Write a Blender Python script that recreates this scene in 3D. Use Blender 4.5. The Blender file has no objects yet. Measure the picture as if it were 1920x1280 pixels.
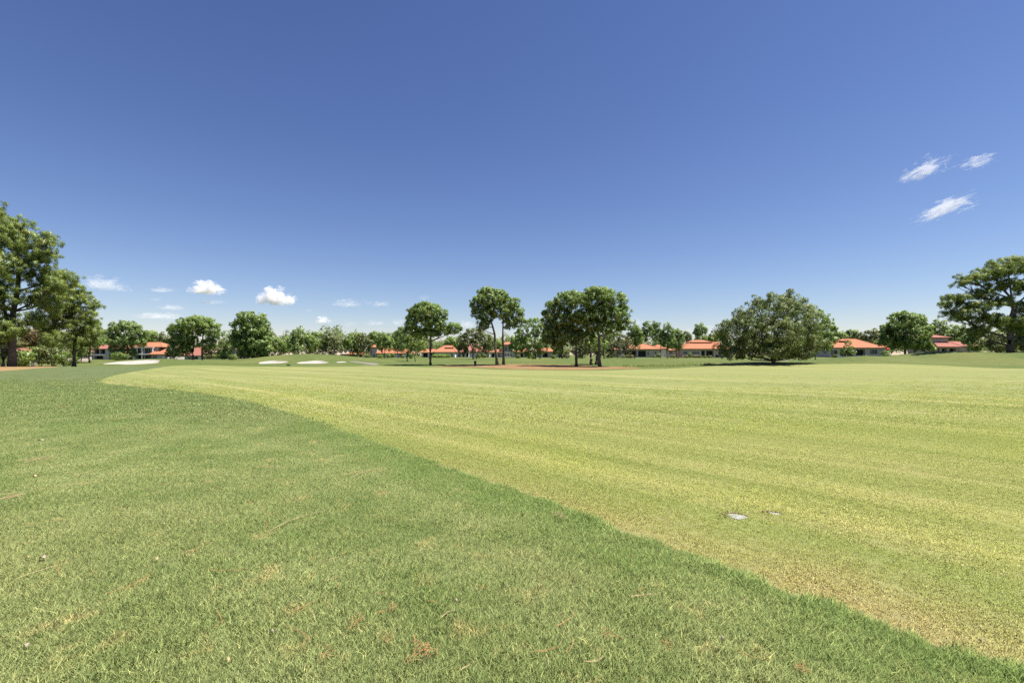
import bpy, math, random
import numpy as np
from mathutils import Vector

# ------------------------------------------------------------------ camera, sky, sun, exposure
scene = bpy.context.scene
COL = scene.collection
F, HORIZON, EYE = 907.0, 665.0, 1.5            # focal length and horizon in photo pixels, eye height in metres
cam_d = bpy.data.cameras.new('camera')
cam_d.sensor_width = 36.0
cam_d.lens = 36.0 * F / 1920.0
cam_d.shift_y = (HORIZON - 640.0) / 1920.0
cam_d.clip_start, cam_d.clip_end = 0.1, 20000.0
cam = bpy.data.objects.new('camera', cam_d)
COL.objects.link(cam)
cam.location = (0, 0, EYE)
cam.rotation_euler = (math.radians(90), 0, 0)
scene.camera = cam

SUN_EL = math.radians(65)
SUN_AZ = math.atan2(1.0, -0.12)               # compass style: 0 = +Y, clockwise
S = Vector((math.cos(SUN_EL) * math.sin(SUN_AZ), math.cos(SUN_EL) * math.cos(SUN_AZ), math.sin(SUN_EL)))
world = bpy.data.worlds.new('World')
scene.world = world
world.use_nodes = True
wn, wl = world.node_tree.nodes, world.node_tree.links
wn.clear()
sky = wn.new('ShaderNodeTexSky')
sky.sky_type = 'NISHITA'
sky.sun_disc = False
sky.sun_elevation = SUN_EL
sky.sun_rotation = SUN_AZ
sky.altitude = 0
sky.air_density = 1.0
sky.dust_density = 0.1
sky.ozone_density = 3.0
bg = wn.new('ShaderNodeBackground')
bg.inputs['Strength'].default_value = 0.072
wo = wn.new('ShaderNodeOutputWorld')
sp, cb = wn.new('ShaderNodeSeparateColor'), wn.new('ShaderNodeCombineColor')     # clear, deep blue air
wl.new(sky.outputs[0], sp.inputs[0])
for ch, (g_, k_) in enumerate(((1.22, 0.535), (1.20, 0.495), (1.04, 0.725))):
    pw = wn.new('ShaderNodeMath'); pw.operation = 'POWER'; pw.inputs[1].default_value = g_
    ml = wn.new('ShaderNodeMath'); ml.operation = 'MULTIPLY'; ml.inputs[1].default_value = k_
    wl.new(sp.outputs[ch], pw.inputs[0]); wl.new(pw.outputs[0], ml.inputs[0]); wl.new(ml.outputs[0], cb.inputs[ch])
wl.new(cb.outputs[0], bg.inputs[0])
wl.new(bg.outputs[0], wo.inputs[0])

sun_d = bpy.data.lights.new('sun', 'SUN')
sun_d.energy = 5.0
sun_d.angle = math.radians(0.5)
sun_d.color = (1.0, 0.96, 0.90)
sun = bpy.data.objects.new('sun', sun_d)
COL.objects.link(sun)
sun.rotation_euler = (-S).to_track_quat('-Z', 'Y').to_euler()
sun.location = (40, -40, 80)

vs = scene.view_settings
vs.view_transform = 'Standard'
vs.look = 'None'
vs.gamma = 1.0
vs.exposure = 1.1
vs.use_curve_mapping = False
scene.cycles.volume_bounces = 6
scene.cycles.volume_step_rate = 0.35
scene.cycles.max_bounces = 8
scene.cycles.use_denoising = False

rng = np.random.default_rng(7)
random.seed(7)

# ------------------------------------------------------------------ small helpers
def tag(o, label, cat, group=None):
    o['label'] = label
    o['category'] = cat
    if group:
        o['group'] = group
    return o

def empty(name, loc):
    o = bpy.data.objects.new(name, None)
    o.empty_display_size = 0.3
    COL.objects.link(o)
    o.location = loc
    return o

def link(name, me, mat, parent=None):
    if mat is not None and not me.materials:
        me.materials.append(mat)
    o = bpy.data.objects.new(name, me)
    COL.objects.link(o)
    if parent is not None:
        o.parent = parent
    return o

def np_mesh(name, V, Fa, smooth=False):
    """V (n,3); Fa (m,k) all faces with k corners."""
    me = bpy.data.meshes.new(name)
    V = np.asarray(V, dtype=np.float32)
    Fa = np.asarray(Fa, dtype=np.int32)
    m, k = Fa.shape
    me.vertices.add(len(V))
    me.vertices.foreach_set('co', V.ravel())
    me.loops.add(m * k)
    me.loops.foreach_set('vertex_index', Fa.ravel())
    me.polygons.add(m)
    me.polygons.foreach_set('loop_start', np.arange(0, m * k, k, dtype=np.int32))
    if smooth:
        me.polygons.foreach_set('use_smooth', np.ones(m, dtype=bool))
    me.update(calc_edges=True)
    return me

def set_normals(me, N):
    """soft normals for leaf and blade faces"""
    me.polygons.foreach_set('use_smooth', np.ones(len(me.polygons), dtype=bool))
    a = me.attributes.new('custom_normal', 'FLOAT_VECTOR', 'POINT')
    a.data.foreach_set('vector', np.ascontiguousarray(N, dtype=np.float32).ravel())
    me.update()

class MB:
    """collects boxes, frusta, tubes and loose faces for one mesh"""
    def __init__(self):
        self.v, self.f = [], []
    def raw(self, V, Fs):
        b = len(self.v)
        self.v += [tuple(p) for p in V]
        self.f += [tuple(b + i for i in q) for q in Fs]
    def box(self, x0, x1, y0, y1, z0, z1):
        self.frustum(x0, x1, y0, y1, z0, x0, x1, y0, y1, z1)
    def frustum(self, x0, x1, y0, y1, z0, a0, a1, b0, b1, z1):
        V = [(x0, y0, z0), (x1, y0, z0), (x1, y1, z0), (x0, y1, z0), (a0, b0, z1), (a1, b0, z1), (a1, b1, z1), (a0, b1, z1)]
        self.raw(V, [(3, 2, 1, 0), (4, 5, 6, 7), (0, 1, 5, 4), (1, 2, 6, 5), (2, 3, 7, 6), (3, 0, 4, 7)])
    def tube(self, P, R, n=6, cap=True):
        P = [Vector(p) for p in P]
        rings = []
        for i, p in enumerate(P):
            d = (P[min(i + 1, len(P) - 1)] - P[max(i - 1, 0)])
            d = d.normalized() if d.length > 1e-9 else Vector((0, 0, 1))
            a = d.cross(Vector((0, 0, 1)))
            if a.length < 1e-3:
                a = d.cross(Vector((1, 0, 0)))
            a.normalize()
            b = d.cross(a)
            r = R[i] if hasattr(R, '__len__') else R
            rings.append([p + (a * math.cos(t) + b * math.sin(t)) * r for t in [2 * math.pi * k / n for k in range(n)]])
        V = [q for r in rings for q in r]
        Fs = []
        for i in range(len(P) - 1):
            for k in range(n):
                k2 = (k + 1) % n
                Fs.append((i * n + k, (i + 1) * n + k, (i + 1) * n + k2, i * n + k2))
        if cap:
            Fs.append(tuple(range(n)))
            Fs.append(tuple((len(P) - 1) * n + k for k in reversed(range(n))))
        self.raw(V, Fs)
    def build(self, name, mat, parent=None, smooth=False):
        me = bpy.data.meshes.new(name)
        me.from_pydata(self.v, [], self.f)
        if smooth:
            me.polygons.foreach_set('use_smooth', np.ones(len(me.polygons), dtype=bool))
        me.update()
        return link(name, me, mat, parent)

# ------------------------------------------------------------------ terrain
_ys = np.arange(-100, 4001, 1.0)
_prof = np.interp(_ys, [-100, 0, 30, 52, 80, 100, 140, 190, 260, 600, 4000], [0, 0, 0, -0.2, -0.53, -0.45, 0.05, 0.55, 0.8, 0.4, 0])
_k = np.exp(-0.5 * (np.arange(-20, 21) / 7.0) ** 2); _k /= _k.sum()
_prof = np.convolve(np.pad(_prof, 20, mode='edge'), _k, mode='valid')
BUMPS = [  # x, y, sx, sy, height
    (-13, 16, 7, 6, 0.20), (-26, 20, 10, 8, 0.12),                   # low swell of the near rough
    (-60, 56, 14, 12, 0.40),                                        # under the big pines on the left
    (-49.5, 113, 6.2, 6.8, 1.45), (-41, 113, 6.0, 6.6, 0.95), (-58, 113, 5, 7, 0.60), (-33.5, 113, 5, 7, 0.55),  # raised green with bunkers
    (-72, 98, 9, 6.5, 1.10),                                        # left bunker bank
    (-150, 205, 40, 35, -1.25),
    (56, 77, 4.6, 7, 1.35), (68, 78, 5.2, 8, 1.80), (82, 76, 9, 8, 2.00), (105, 76, 14, 9, 1.8), (50, 79, 3, 6, 0.1),
    (8, 98, 22, 7.5, 1.05), (40, 84, 10, 10, 0.95), (24, 98, 12, 8, 0.25),
]
BUNKERS = [  # cx, cy, rx, ry, turn, name data
    (-49.4, 99.6, 2.7, 2.6, 0.10, 'white sand bunker below the left half of the raised green', 0.24),
    (-41.0, 99.9, 3.15, 2.5, -0.12, 'long white sand bunker below the right half of the raised green', 0.24),
    (-35.4, 100.6, 1.2, 0.8, -0.35, 'small sand pocket at the right end of the raised green', 0.16),
    (-70.6, 90.4, 4.3, 2.9, 0.22, 'wide white sand bunker in front of the two storey orange roofed house', 0.24),
]
def bunker_field(b, X, Y):
    cx, cy, rx, ry, tr = b[:5]
    c, s = math.cos(tr), math.sin(tr)
    u = ((X - cx) * c + (Y - cy) * s) / rx
    v = (-(X - cx) * s + (Y - cy) * c) / ry
    a = np.arctan2(v, u)
    rr = 1.0 + 0.10 * np.sin(3 * a + cx) + 0.06 * np.sin(5 * a + cy)
    return (rr - np.sqrt(u * u + v * v)) * min(rx, ry)

def H(X, Y):
    X = np.asarray(X, dtype=float); Y = np.asarray(Y, dtype=float)
    z = np.interp(Y, _ys, _prof)
    for (x, y, sx, sy, h) in BUMPS:
        z = z + h * np.exp(-0.5 * (((X - x) / sx) ** 2 + ((Y - y) / sy) ** 2))
    far = np.clip(np.hypot(X, Y) / 30.0, 0.15, 1.0)
    z = z + 0.035 * far * (np.sin(X * 0.31 + 1.3) * np.cos(Y * 0.23 + .4) + np.sin(X * 0.11 - Y * 0.17 + 2.0))
    for b in BUNKERS:
        f = bunker_field(b, X, Y)
        t = np.clip((f + 0.05) / 0.45, 0, 1)
        lip = np.exp(-0.5 * ((f + 0.3) / 0.35) ** 2) * np.clip((Y - b[1]) / b[3], 0, 1)
        z = z - b[6] * t * t * (3 - 2 * t) + 0.16 * lip
    return z

def hz(x, y):
    return float(H(np.array([x]), np.array([y]))[0])

_ty = np.concatenate([np.arange(1.5, 30, 0.02), np.arange(30, 400, 0.1)])
def ground_at(px, py):
    """point of the terrain seen at a photo pixel"""
    X = (px - 960.0) / F * _ty
    Z = EYE + (HORIZON - py) / F * _ty
    below = np.nonzero(Z <= H(X, _ty))[0]
    i = below[0] if len(below) else len(_ty) - 1
    return float(X[i]), float(_ty[i])

# ------------------------------------------------------------------ materials
def new_mat(name):
    m = bpy.data.materials.new(name)
    m.use_nodes = True
    nt = m.node_tree
    nt.nodes.clear()
    out = nt.nodes.new('ShaderNodeOutputMaterial')
    return m, nt, out

def nd(nt, kind, **kw):
    n = nt.nodes.new(kind)
    for k, v in kw.items():
        if k.startswith('i_'):
            key = k[2:]
            key = int(key) if key.isdigit() else key.replace('_', ' ')
            n.inputs[key].default_value = v
        else:
            setattr(n, k, v)
    return n

def noise(nt, vec, scale, detail=4, rough=0.55, dist=0.0):
    n = nd(nt, 'ShaderNodeTexNoise')
    n.inputs['Scale'].default_value = scale
    n.inputs['Detail'].default_value = detail
    n.inputs['Roughness'].default_value = rough
    n.inputs['Distortion'].default_value = dist
    nt.links.new(vec, n.inputs['Vector'])
    return n.outputs[0]

def ramp(nt, fac, stops):
    r = nd(nt, 'ShaderNodeValToRGB')
    el = r.color_ramp.elements
    while len(el) < len(stops):
        el.new(0.5)
    for e, (p, c) in zip(el, stops):
        e.position = p
        e.color = (c, c, c, 1) if not hasattr(c, '__len__') else (*c, 1)
    nt.links.new(fac, r.inputs[0])
    return r.outputs[0]

def mixc(nt, fac, a, b, blend='MIX'):
    m = nd(nt, 'ShaderNodeMix', data_type='RGBA', blend_type=blend)
    for sock, v in ((m.inputs[0], fac), (m.inputs[6], a), (m.inputs[7], b)):
        if isinstance(v, (int, float)):
            sock.default_value = v
        elif isinstance(v, tuple):
            sock.default_value = (*v, 1)
        else:
            nt.links.new(v, sock)
    return m.outputs[2]

def math_n(nt, op, a, b=None, c=None):
    m = nd(nt, 'ShaderNodeMath', operation=op)
    for i, v in enumerate((a, b, c)):
        if v is None:
            continue
        if isinstance(v, (int, float)):
            m.inputs[i].default_value = v
        else:
            nt.links.new(v, m.inputs[i])
    return m.outputs[0]

def world_pos(nt):
    return nd(nt, 'ShaderNodeNewGeometry').outputs['Position']

def turf_colour(nt, kind):
    """colour of the living turf as a function of the place (metres)"""
    P = world_pos(nt)
    big = noise(nt, P, 0.22, 3, 0.5)
    mid = noise(nt, P, 1.1, 4, 0.6)
    small = noise(nt, P, 6.0, 3, 0.6)
    if kind == 'rough':
        c = mixc(nt, ramp(nt, mid, [(0.36, 0), (0.64, 1)]), (0.122, 0.154, 0.057), (0.180, 0.202, 0.088))
        c = mixc(nt, ramp(nt, big, [(0.46, 0), (0.64, 0.45)]), c, (0.225, 0.222, 0.105))
        c = mixc(nt, ramp(nt, small, [(0.60, 0), (0.76, 0.40)]), c, (0.29, 0.25, 0.11))
        c = mixc(nt, ramp(nt, noise(nt, P, 2.6, 5, 0.65), [(0.57, 0), (0.72, 0.65)]), c, (0.31, 0.255, 0.125))
        c = mixc(nt, ramp(nt, noise(nt, P, 0.65, 3, 0.6, 0.4), [(0.52, 0), (0.70, 0.40)]), c, (0.085, 0.135, 0.036))
        dt = nd(nt, 'ShaderNodeVectorMath', operation='DOT_PRODUCT'); dt.inputs[1].default_value = (-0.7895, -0.6137, 0)
        nt.links.new(P, dt.inputs[0])
        dd = math_n(nt, 'ADD', math_n(nt, 'ADD', dt.outputs['Value'], 3.232), math_n(nt, 'MULTIPLY', math_n(nt, 'SUBTRACT', mid, 0.5), 1.2))
        sy = nd(nt, 'ShaderNodeSeparateXYZ'); nt.links.new(P, sy.inputs[0])
        near = nd(nt, 'ShaderNodeMapRange'); near.inputs[1].default_value = 6.0; near.inputs[2].default_value = 13.0; near.inputs[3].default_value = 1.0; near.inputs[4].default_value = 0.0
        nt.links.new(sy.outputs[1], near.inputs[0])
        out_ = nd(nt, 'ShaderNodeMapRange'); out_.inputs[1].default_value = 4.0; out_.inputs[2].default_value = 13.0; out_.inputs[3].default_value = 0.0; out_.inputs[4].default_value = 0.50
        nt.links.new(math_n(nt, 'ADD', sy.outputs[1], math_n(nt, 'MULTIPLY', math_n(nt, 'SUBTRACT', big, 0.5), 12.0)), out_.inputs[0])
        c = mixc(nt, out_.outputs[0], c, (0.090, 0.126, 0.048))     # greener further off; the low-angle darkening of the blades is put into the colour
        c = mixc(nt, math_n(nt, 'MULTIPLY', ramp(nt, dd, [(0.0, 0.65), (0.45, 0.45), (0.95, 0.0)]), near.outputs[0]), c, (0.108, 0.154, 0.048))     # lusher strip along the cut edge
        return c
    # rotate so that y runs along the mowing direction
    mp = nd(nt, 'ShaderNodeMapping')
    mp.inputs['Rotation'].default_value = (0, 0, math.radians(-45))
    nt.links.new(P, mp.inputs['Vector'])
    st = nd(nt, 'ShaderNodeMapping')
    st.inputs['Scale'].default_value = (1.0, 0.045, 1.0)
    nt.links.new(mp.outputs[0], st.inputs['Vector'])
    streak = noise(nt, st.outputs[0], 0.55, 4, 0.62)
    fine = noise(nt, st.outputs[0], 2.4, 3, 0.6)
    if kind == 'fairway':
        c = mixc(nt, ramp(nt, streak, [(0.41, 0), (0.57, 1)]), (0.208, 0.226, 0.078), (0.318, 0.312, 0.126))
        c = mixc(nt, ramp(nt, big, [(0.45, 0), (0.66, 0.6)]), c, (0.258, 0.280, 0.074))
        c = mixc(nt, ramp(nt, fine, [(0.50, 0), (0.70, 0.42)]), c, (0.375, 0.345, 0.165))
        c = mixc(nt, ramp(nt, mid, [(0.56, 0), (0.72, 0.40)]), c, (0.365, 0.318, 0.160))
        c = mixc(nt, ramp(nt, small, [(0.54, 0), (0.74, 0.32)]), c, (0.130, 0.165, 0.042))
        band = noise(nt, st.outputs[0], 0.28, 2, 0.5)
        c = mixc(nt, ramp(nt, band, [(0.40, 0.0), (0.47, 0.55), (0.56, 0.55), (0.62, 0.0)]), c, (0.205, 0.236, 0.074))
        dt = nd(nt, 'ShaderNodeVectorMath', operation='DOT_PRODUCT'); dt.inputs[1].default_value = (0.7895, 0.6137, 0)
        nt.links.new(P, dt.inputs[0])
        dd = math_n(nt, 'ADD', math_n(nt, 'SUBTRACT', dt.outputs['Value'], 3.232), math_n(nt, 'MULTIPLY', math_n(nt, 'SUBTRACT', mid, 0.5), 1.6))
        sy = nd(nt, 'ShaderNodeSeparateXYZ'); nt.links.new(P, sy.inputs[0])
        near = nd(nt, 'ShaderNodeMapRange'); near.inputs[1].default_value = 3.0; near.inputs[2].default_value = 8.5; near.inputs[3].default_value = 1.0; near.inputs[4].default_value = 0.0
        nt.links.new(sy.outputs[1], near.inputs[0])
        c = mixc(nt, math_n(nt, 'MULTIPLY', ramp(nt, dd, [(0.0, 0.50), (0.25, 0.34), (1.0, 0.0)]), near.outputs[0]), c, (0.330, 0.245, 0.125))      # scalped strip along the cut edge
        return c
    if kind == 'bank':      # mown grass on the mounds and far lawns
        c = mixc(nt, ramp(nt, mid, [(0.35, 0), (0.65, 1)]), (0.090, 0.128, 0.034), (0.130, 0.158, 0.046))
        c = mixc(nt, ramp(nt, noise(nt, P, 0.08, 3, 0.5), [(0.46, 0), (0.66, 0.50)]), c, (0.190, 0.192, 0.066))
        c = mixc(nt, ramp(nt, noise(nt, P, 0.5, 5, 0.7), [(0.60, 0), (0.76, 0.4)]), c, (0.240, 0.200, 0.085))
        return c

def turf_ground(name, kind, bump=0.6):
    m, nt, out = new_mat(name)
    P = world_pos(nt)
    c = turf_colour(nt, kind)
    g = noise(nt, P, 55.0, 3, 0.7)
    c = mixc(nt, 0.55, c, ramp(nt, g, [(0.30, 0.40), (0.70, 0.95)]), 'MULTIPLY')
    g2 = noise(nt, P, 9.0, 4, 0.75)
    c = mixc(nt, 0.35, c, ramp(nt, g2, [(0.30, 0.5), (0.70, 1.0)]), 'MULTIPLY')
    b = nd(nt, 'ShaderNodeBsdfPrincipled')
    b.inputs['Roughness'].default_value = 0.95
    b.inputs['Specular IOR Level'].default_value = 0.1
    nt.links.new(c, b.inputs['Base Color'])
    bp = nd(nt, 'ShaderNodeBump')
    bp.inputs['Strength'].default_value = bump
    bp.inputs['Distance'].default_value = 0.03
    nt.links.new(g, bp.inputs['Height'])
    nt.links.new(bp.outputs[0], b.inputs['Normal'])
    nt.links.new(b.outputs[0], out.inputs[0])
    return m

def blade_mat(name, kind):
    m, nt, out = new_mat(name)
    c = turf_colour(nt, kind)
    at = nd(nt, 'ShaderNodeAttribute', attribute_name='tint')
    t = at.outputs['Fac']
    if kind == 'rough':
        k = ramp(nt, t, [(0.0, (0.26, 0.31, 0.26)), (0.42, (0.44, 0.455, 0.43)), (0.70, (0.62, 0.59, 0.56)), (0.95, (1.0, 0.85, 0.78))])
    else:
        k = ramp(nt, t, [(0.0, (0.40, 0.44, 0.36)), (0.40, (0.57, 0.575, 0.54)), (0.75, (0.74, 0.70, 0.74)), (1.0, (0.98, 0.84, 0.98))])
    c = mixc(nt, 1.0, c, k, 'MULTIPLY')
    sc = nd(nt, 'ShaderNodeVectorMath', operation='SCALE'); sc.inputs['Scale'].default_value = 4.8 if kind == 'rough' else 3.5
    nt.links.new(c, sc.inputs[0]); c = sc.outputs[0]
    d = nd(nt, 'ShaderNodeBsdfDiffuse')
    tr = nd(nt, 'ShaderNodeBsdfTranslucent')
    for s in (d, tr):
        nt.links.new(c, s.inputs['Color'])
    mx = nd(nt, 'ShaderNodeMixShader')
    mx.inputs[0].default_value = 0.38
    nt.links.new(d.outputs[0], mx.inputs[1])
    nt.links.new(tr.outputs[0], mx.inputs[2])
    nt.links.new(mx.outputs[0], out.inputs[0])
    return m

def leaf_mat(name, dark, light, warm=None, transl=0.25, warm_at=0.86):
    """foliage: colour differs from clump to clump ('tint'), half reflected, half let through"""
    m, nt, out = new_mat(name)
    at = nd(nt, 'ShaderNodeAttribute', attribute_name='tint')
    stops = [(0.0, dark), (0.75, light)]
    if warm:
        stops += [(warm_at, light), (1.0, warm)]
    c = ramp(nt, at.outputs['Fac'], stops)
    d = nd(nt, 'ShaderNodeBsdfDiffuse')
    tr = nd(nt, 'ShaderNodeBsdfTranslucent')
    for s in (d, tr):
        nt.links.new(c, s.inputs['Color'])
    gl = nd(nt, 'ShaderNodeBsdfGlossy')
    gl.inputs['Roughness'].default_value = 0.45
    gl.inputs['Color'].default_value = (1, 1, 1, 1)
    mx = nd(nt, 'ShaderNodeMixShader'); mx.inputs[0].default_value = 0.45
    nt.links.new(d.outputs[0], mx.inputs[1]); nt.links.new(tr.outputs[0], mx.inputs[2])
    m2 = nd(nt, 'ShaderNodeMixShader'); m2.inputs[0].default_value = 0.03
    nt.links.new(mx.outputs[0], m2.inputs[1]); nt.links.new(gl.outputs[0], m2.inputs[2])
    nt.links.new(m2.outputs[0], out.inputs[0])
    return m

def plain(name, col, rough=0.8, var=0.25, scale=3.0, bump=0.0, bscale=20.0, spec=0.3, metal=0.0):
    m, nt, out = new_mat(name)
    P = nd(nt, 'ShaderNodeTexCoord').outputs['Object']
    n = noise(nt, P, scale, 5, 0.6)
    lo = tuple(c * (1 - var) for c in col); hi = tuple(min(1, c * (1 + var)) for c in col)
    c = mixc(nt, ramp(nt, n, [(0.3, 0), (0.7, 1)]), lo, hi)
    b = nd(nt, 'ShaderNodeBsdfPrincipled')
    b.inputs['Roughness'].default_value = rough
    b.inputs['Specular IOR Level'].default_value = spec
    b.inputs['Metallic'].default_value = metal
    nt.links.new(c, b.inputs['Base Color'])
    if bump:
        bp = nd(nt, 'ShaderNodeBump')
        bp.inputs['Strength'].default_value = bump
        bp.inputs['Distance'].default_value = 0.05
        nt.links.new(noise(nt, P, bscale, 4, 0.6), bp.inputs['Height'])
        nt.links.new(bp.outputs[0], b.inputs['Normal'])
    nt.links.new(b.outputs[0], out.inputs[0])
    return m

def roof_mat(name, col, col2):
    m, nt, out = new_mat(name)
    P = nd(nt, 'ShaderNodeTexCoord').outputs['Object']
    c = mixc(nt, ramp(nt, noise(nt, P, 1.6, 5, 0.75), [(0.32, 0), (0.68, 1)]), col, col2)
    c = mixc(nt, ramp(nt, noise(nt, P, 0.35, 4, 0.6), [(0.5, 0), (0.75, 0.35)]), c, tuple(x * 0.55 for x in col))
    w = nd(nt, 'ShaderNodeTexWave', wave_type='BANDS', bands_direction='X')
    w.inputs['Scale'].default_value = 1.05
    nt.links.new(P, w.inputs['Vector'])
    w2 = nd(nt, 'ShaderNodeTexWave', wave_type='BANDS', bands_direction='Z', wave_profile='SAW')
    w2.inputs['Scale'].default_value = 1.6
    nt.links.new(P, w2.inputs['Vector'])
    h = math_n(nt, 'ADD', w.outputs['Fac'], math_n(nt, 'MULTIPLY', w2.outputs['Fac'], 0.6))
    b = nd(nt, 'ShaderNodeBsdfPrincipled')
    b.inputs['Roughness'].default_value = 0.85
    b.inputs['Specular IOR Level'].default_value = 0.2
    nt.links.new(c, b.inputs['Base Color'])
    bp = nd(nt, 'ShaderNodeBump'); bp.inputs['Strength'].default_value = 0.5; bp.inputs['Distance'].default_value = 0.08
    nt.links.new(h, bp.inputs['Height'])
    nt.links.new(bp.outputs[0], b.inputs['Normal'])
    nt.links.new(b.outputs[0], out.inputs[0])
    return m

def bed_mat(name, a, b_, c_):
    m, nt, out = new_mat(name)
    P = world_pos(nt)
    c = mixc(nt, ramp(nt, noise(nt, P, 1.3, 5, 0.7), [(0.35, 0), (0.65, 1)]), a, b_)
    c = mixc(nt, ramp(nt, noise(nt, P, 0.35, 4, 0.65), [(0.5, 0), (0.68, 0.7)]), c, c_)
    g = noise(nt, P, 14, 4, 0.7)
    c = mixc(nt, 0.6, c, ramp(nt, g, [(0.3, 0.5), (0.7, 1.0)]), 'MULTIPLY')
    b = nd(nt, 'ShaderNodeBsdfPrincipled'); b.inputs['Roughness'].default_value = 0.95
    b.inputs['Specular IOR Level'].default_value = 0.1
    nt.links.new(c, b.inputs['Base Color'])
    bp = nd(nt, 'ShaderNodeBump'); bp.inputs['Strength'].default_value = 0.7; bp.inputs['Distance'].default_value = 0.05
    nt.links.new(g, bp.inputs['Height']); nt.links.new(bp.outputs[0], b.inputs['Normal'])
    nt.links.new(b.outputs[0], out.inputs[0])
    return m

M = {}
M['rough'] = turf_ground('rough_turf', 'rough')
M['fairway'] = turf_ground('fairway_turf', 'fairway', 0.35)
M['bank'] = turf_ground('bank_turf', 'bank', 0.5)
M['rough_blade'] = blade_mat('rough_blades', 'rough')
M['fairway_blade'] = blade_mat('fairway_blades', 'fairway')
M['sand'] = plain('bunker_sand', (0.333, 0.306, 0.267), 0.9, 0.08, 1.2, 0.4, 6.0, 0.1)
M['straw'] = bed_mat('pine_straw', (0.288, 0.173, 0.083), (0.203, 0.109, 0.053), (0.212, 0.223, 0.107))
M['dirt'] = bed_mat('bare_dirt', (0.33, 0.20, 0.10), (0.26, 0.17, 0.075), (0.20, 0.20, 0.07))
M['path'] = plain('cart_path_concrete', (0.174, 0.150, 0.131), 0.9, 0.12, 2.0)
M['bark'] = plain('pine_bark', (0.110, 0.090, 0.078), 0.95, 0.45, 4.0, 0.8, 9.0, 0.1)
M['bark_grey'] = plain('grey_bark', (0.20, 0.17, 0.14), 0.95, 0.35, 4.0, 0.7, 9.0, 0.1)
M['bark_pale'] = plain('pale_bark', (0.42, 0.38, 0.33), 0.9, 0.25, 5.0, 0.4, 12.0, 0.1)
M['pine'] = leaf_mat('pine_needles', (0.124, 0.209, 0.043), (0.250, 0.336, 0.080), (0.291, 0.248, 0.078), 0.36, 0.92)
M['pine_near'] = leaf_mat('near_pine_needles', (0.119, 0.174, 0.034), (0.261, 0.326, 0.068), (0.305, 0.250, 0.075), 0.36, 0.90)
M['pine_deep'] = leaf_mat('deep_green_needles', (0.130, 0.212, 0.052), (0.244, 0.325, 0.085), (0.296, 0.251, 0.083), 0.36, 0.93)
M['broad'] = leaf_mat('broad_leaves', (0.155, 0.235, 0.053), (0.267, 0.358, 0.085), (0.291, 0.292, 0.071), 0.36)
M['broad_lime'] = leaf_mat('lime_leaves', (0.102, 0.157, 0.022), (0.240, 0.302, 0.045), None, 0.3)
M['broad_olive'] = leaf_mat('olive_leaves', (0.131, 0.161, 0.052), (0.207, 0.237, 0.084), (0.324, 0.281, 0.108), 0.36)
M['oak'] = leaf_mat('oak_leaves', (0.101, 0.148, 0.038), (0.210, 0.258, 0.072), (0.373, 0.374, 0.140), 0.18, 0.80)
M['pale'] = leaf_mat('pale_leaves', (0.092, 0.106, 0.040), (0.202, 0.198, 0.088), (0.276, 0.212, 0.079), 0.36)
M['rust'] = leaf_mat('rusty_leaves', (0.110, 0.078, 0.031), (0.202, 0.147, 0.053), (0.230, 0.202, 0.062), 0.36)
M['shrub'] = leaf_mat('shrub_leaves', (0.134, 0.209, 0.041), (0.239, 0.319, 0.062), None, 0.36)
M['shrub_lime'] = leaf_mat('lime_shrub_leaves', (0.092, 0.138, 0.026), (0.212, 0.248, 0.044), None, 0.36)
M['palm'] = leaf_mat('palm_fronds', (0.074, 0.087, 0.031), (0.166, 0.174, 0.066), (0.294, 0.193, 0.070), 0.36, 0.82)
M['wood_far'] = leaf_mat('far_wood_leaves', (0.155, 0.213, 0.062), (0.235, 0.288, 0.083), None, 0.36)
M['roof'] = roof_mat('orange_clay_tiles', (0.42, 0.172, 0.090), (0.30, 0.118, 0.062))
M['roof_red'] = roof_mat('weathered_red_tiles', (0.33, 0.135, 0.095), (0.24, 0.10, 0.075))
M['roof_brown'] = roof_mat('weathered_brown_tiles', (0.20, 0.125, 0.105), (0.15, 0.095, 0.08))
M['stucco'] = plain('beige_stucco', (0.428, 0.378, 0.321), 0.9, 0.08, 1.0)
M['stucco_grey'] = plain('grey_stucco', (0.412, 0.386, 0.363), 0.9, 0.08, 1.0)
M['stucco_white'] = plain('white_stucco', (0.610, 0.592, 0.568), 0.9, 0.06, 1.0)
M['stucco_yellow'] = plain('yellow_stucco', (0.495, 0.378, 0.165), 0.9, 0.08, 1.0)
M['stucco_pink'] = plain('pink_stucco', (0.461, 0.355, 0.321), 0.9, 0.08, 1.0)
M['trim'] = plain('white_trim', (0.70, 0.68, 0.65), 0.6, 0.04)
M['fascia'] = plain('brown_fascia', (0.13, 0.085, 0.06), 0.7, 0.1)
M['glass'] = plain('window_glass', (0.05, 0.075, 0.08), 0.08, 0.2, 1.0, 0, 20, 0.6)
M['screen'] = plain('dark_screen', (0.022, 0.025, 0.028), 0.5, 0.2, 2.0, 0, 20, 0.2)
M['frame'] = plain('window_frame', (0.45, 0.43, 0.40), 0.5, 0.05)
M['flag'] = plain('red_flag_cloth', (0.80, 0.03, 0.03), 0.7, 0.08)
M['pole'] = plain('pale_pole', (0.62, 0.60, 0.55), 0.4, 0.05)
M['bin'] = plain('dark_blue_plastic', (0.018, 0.026, 0.045), 0.45, 0.15)
M['black'] = plain('black_metal', (0.02, 0.02, 0.022), 0.5, 0.1)
M['globe'] = plain('white_globe', (0.8, 0.8, 0.78), 0.3, 0.02)
M['needle'] = plain('dry_needle', (0.360, 0.194, 0.077), 0.7, 0.35, 30.0)
M['needle_pale'] = plain('bleached_needle', (0.446, 0.313, 0.174), 0.7, 0.3, 30.0)
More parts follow.
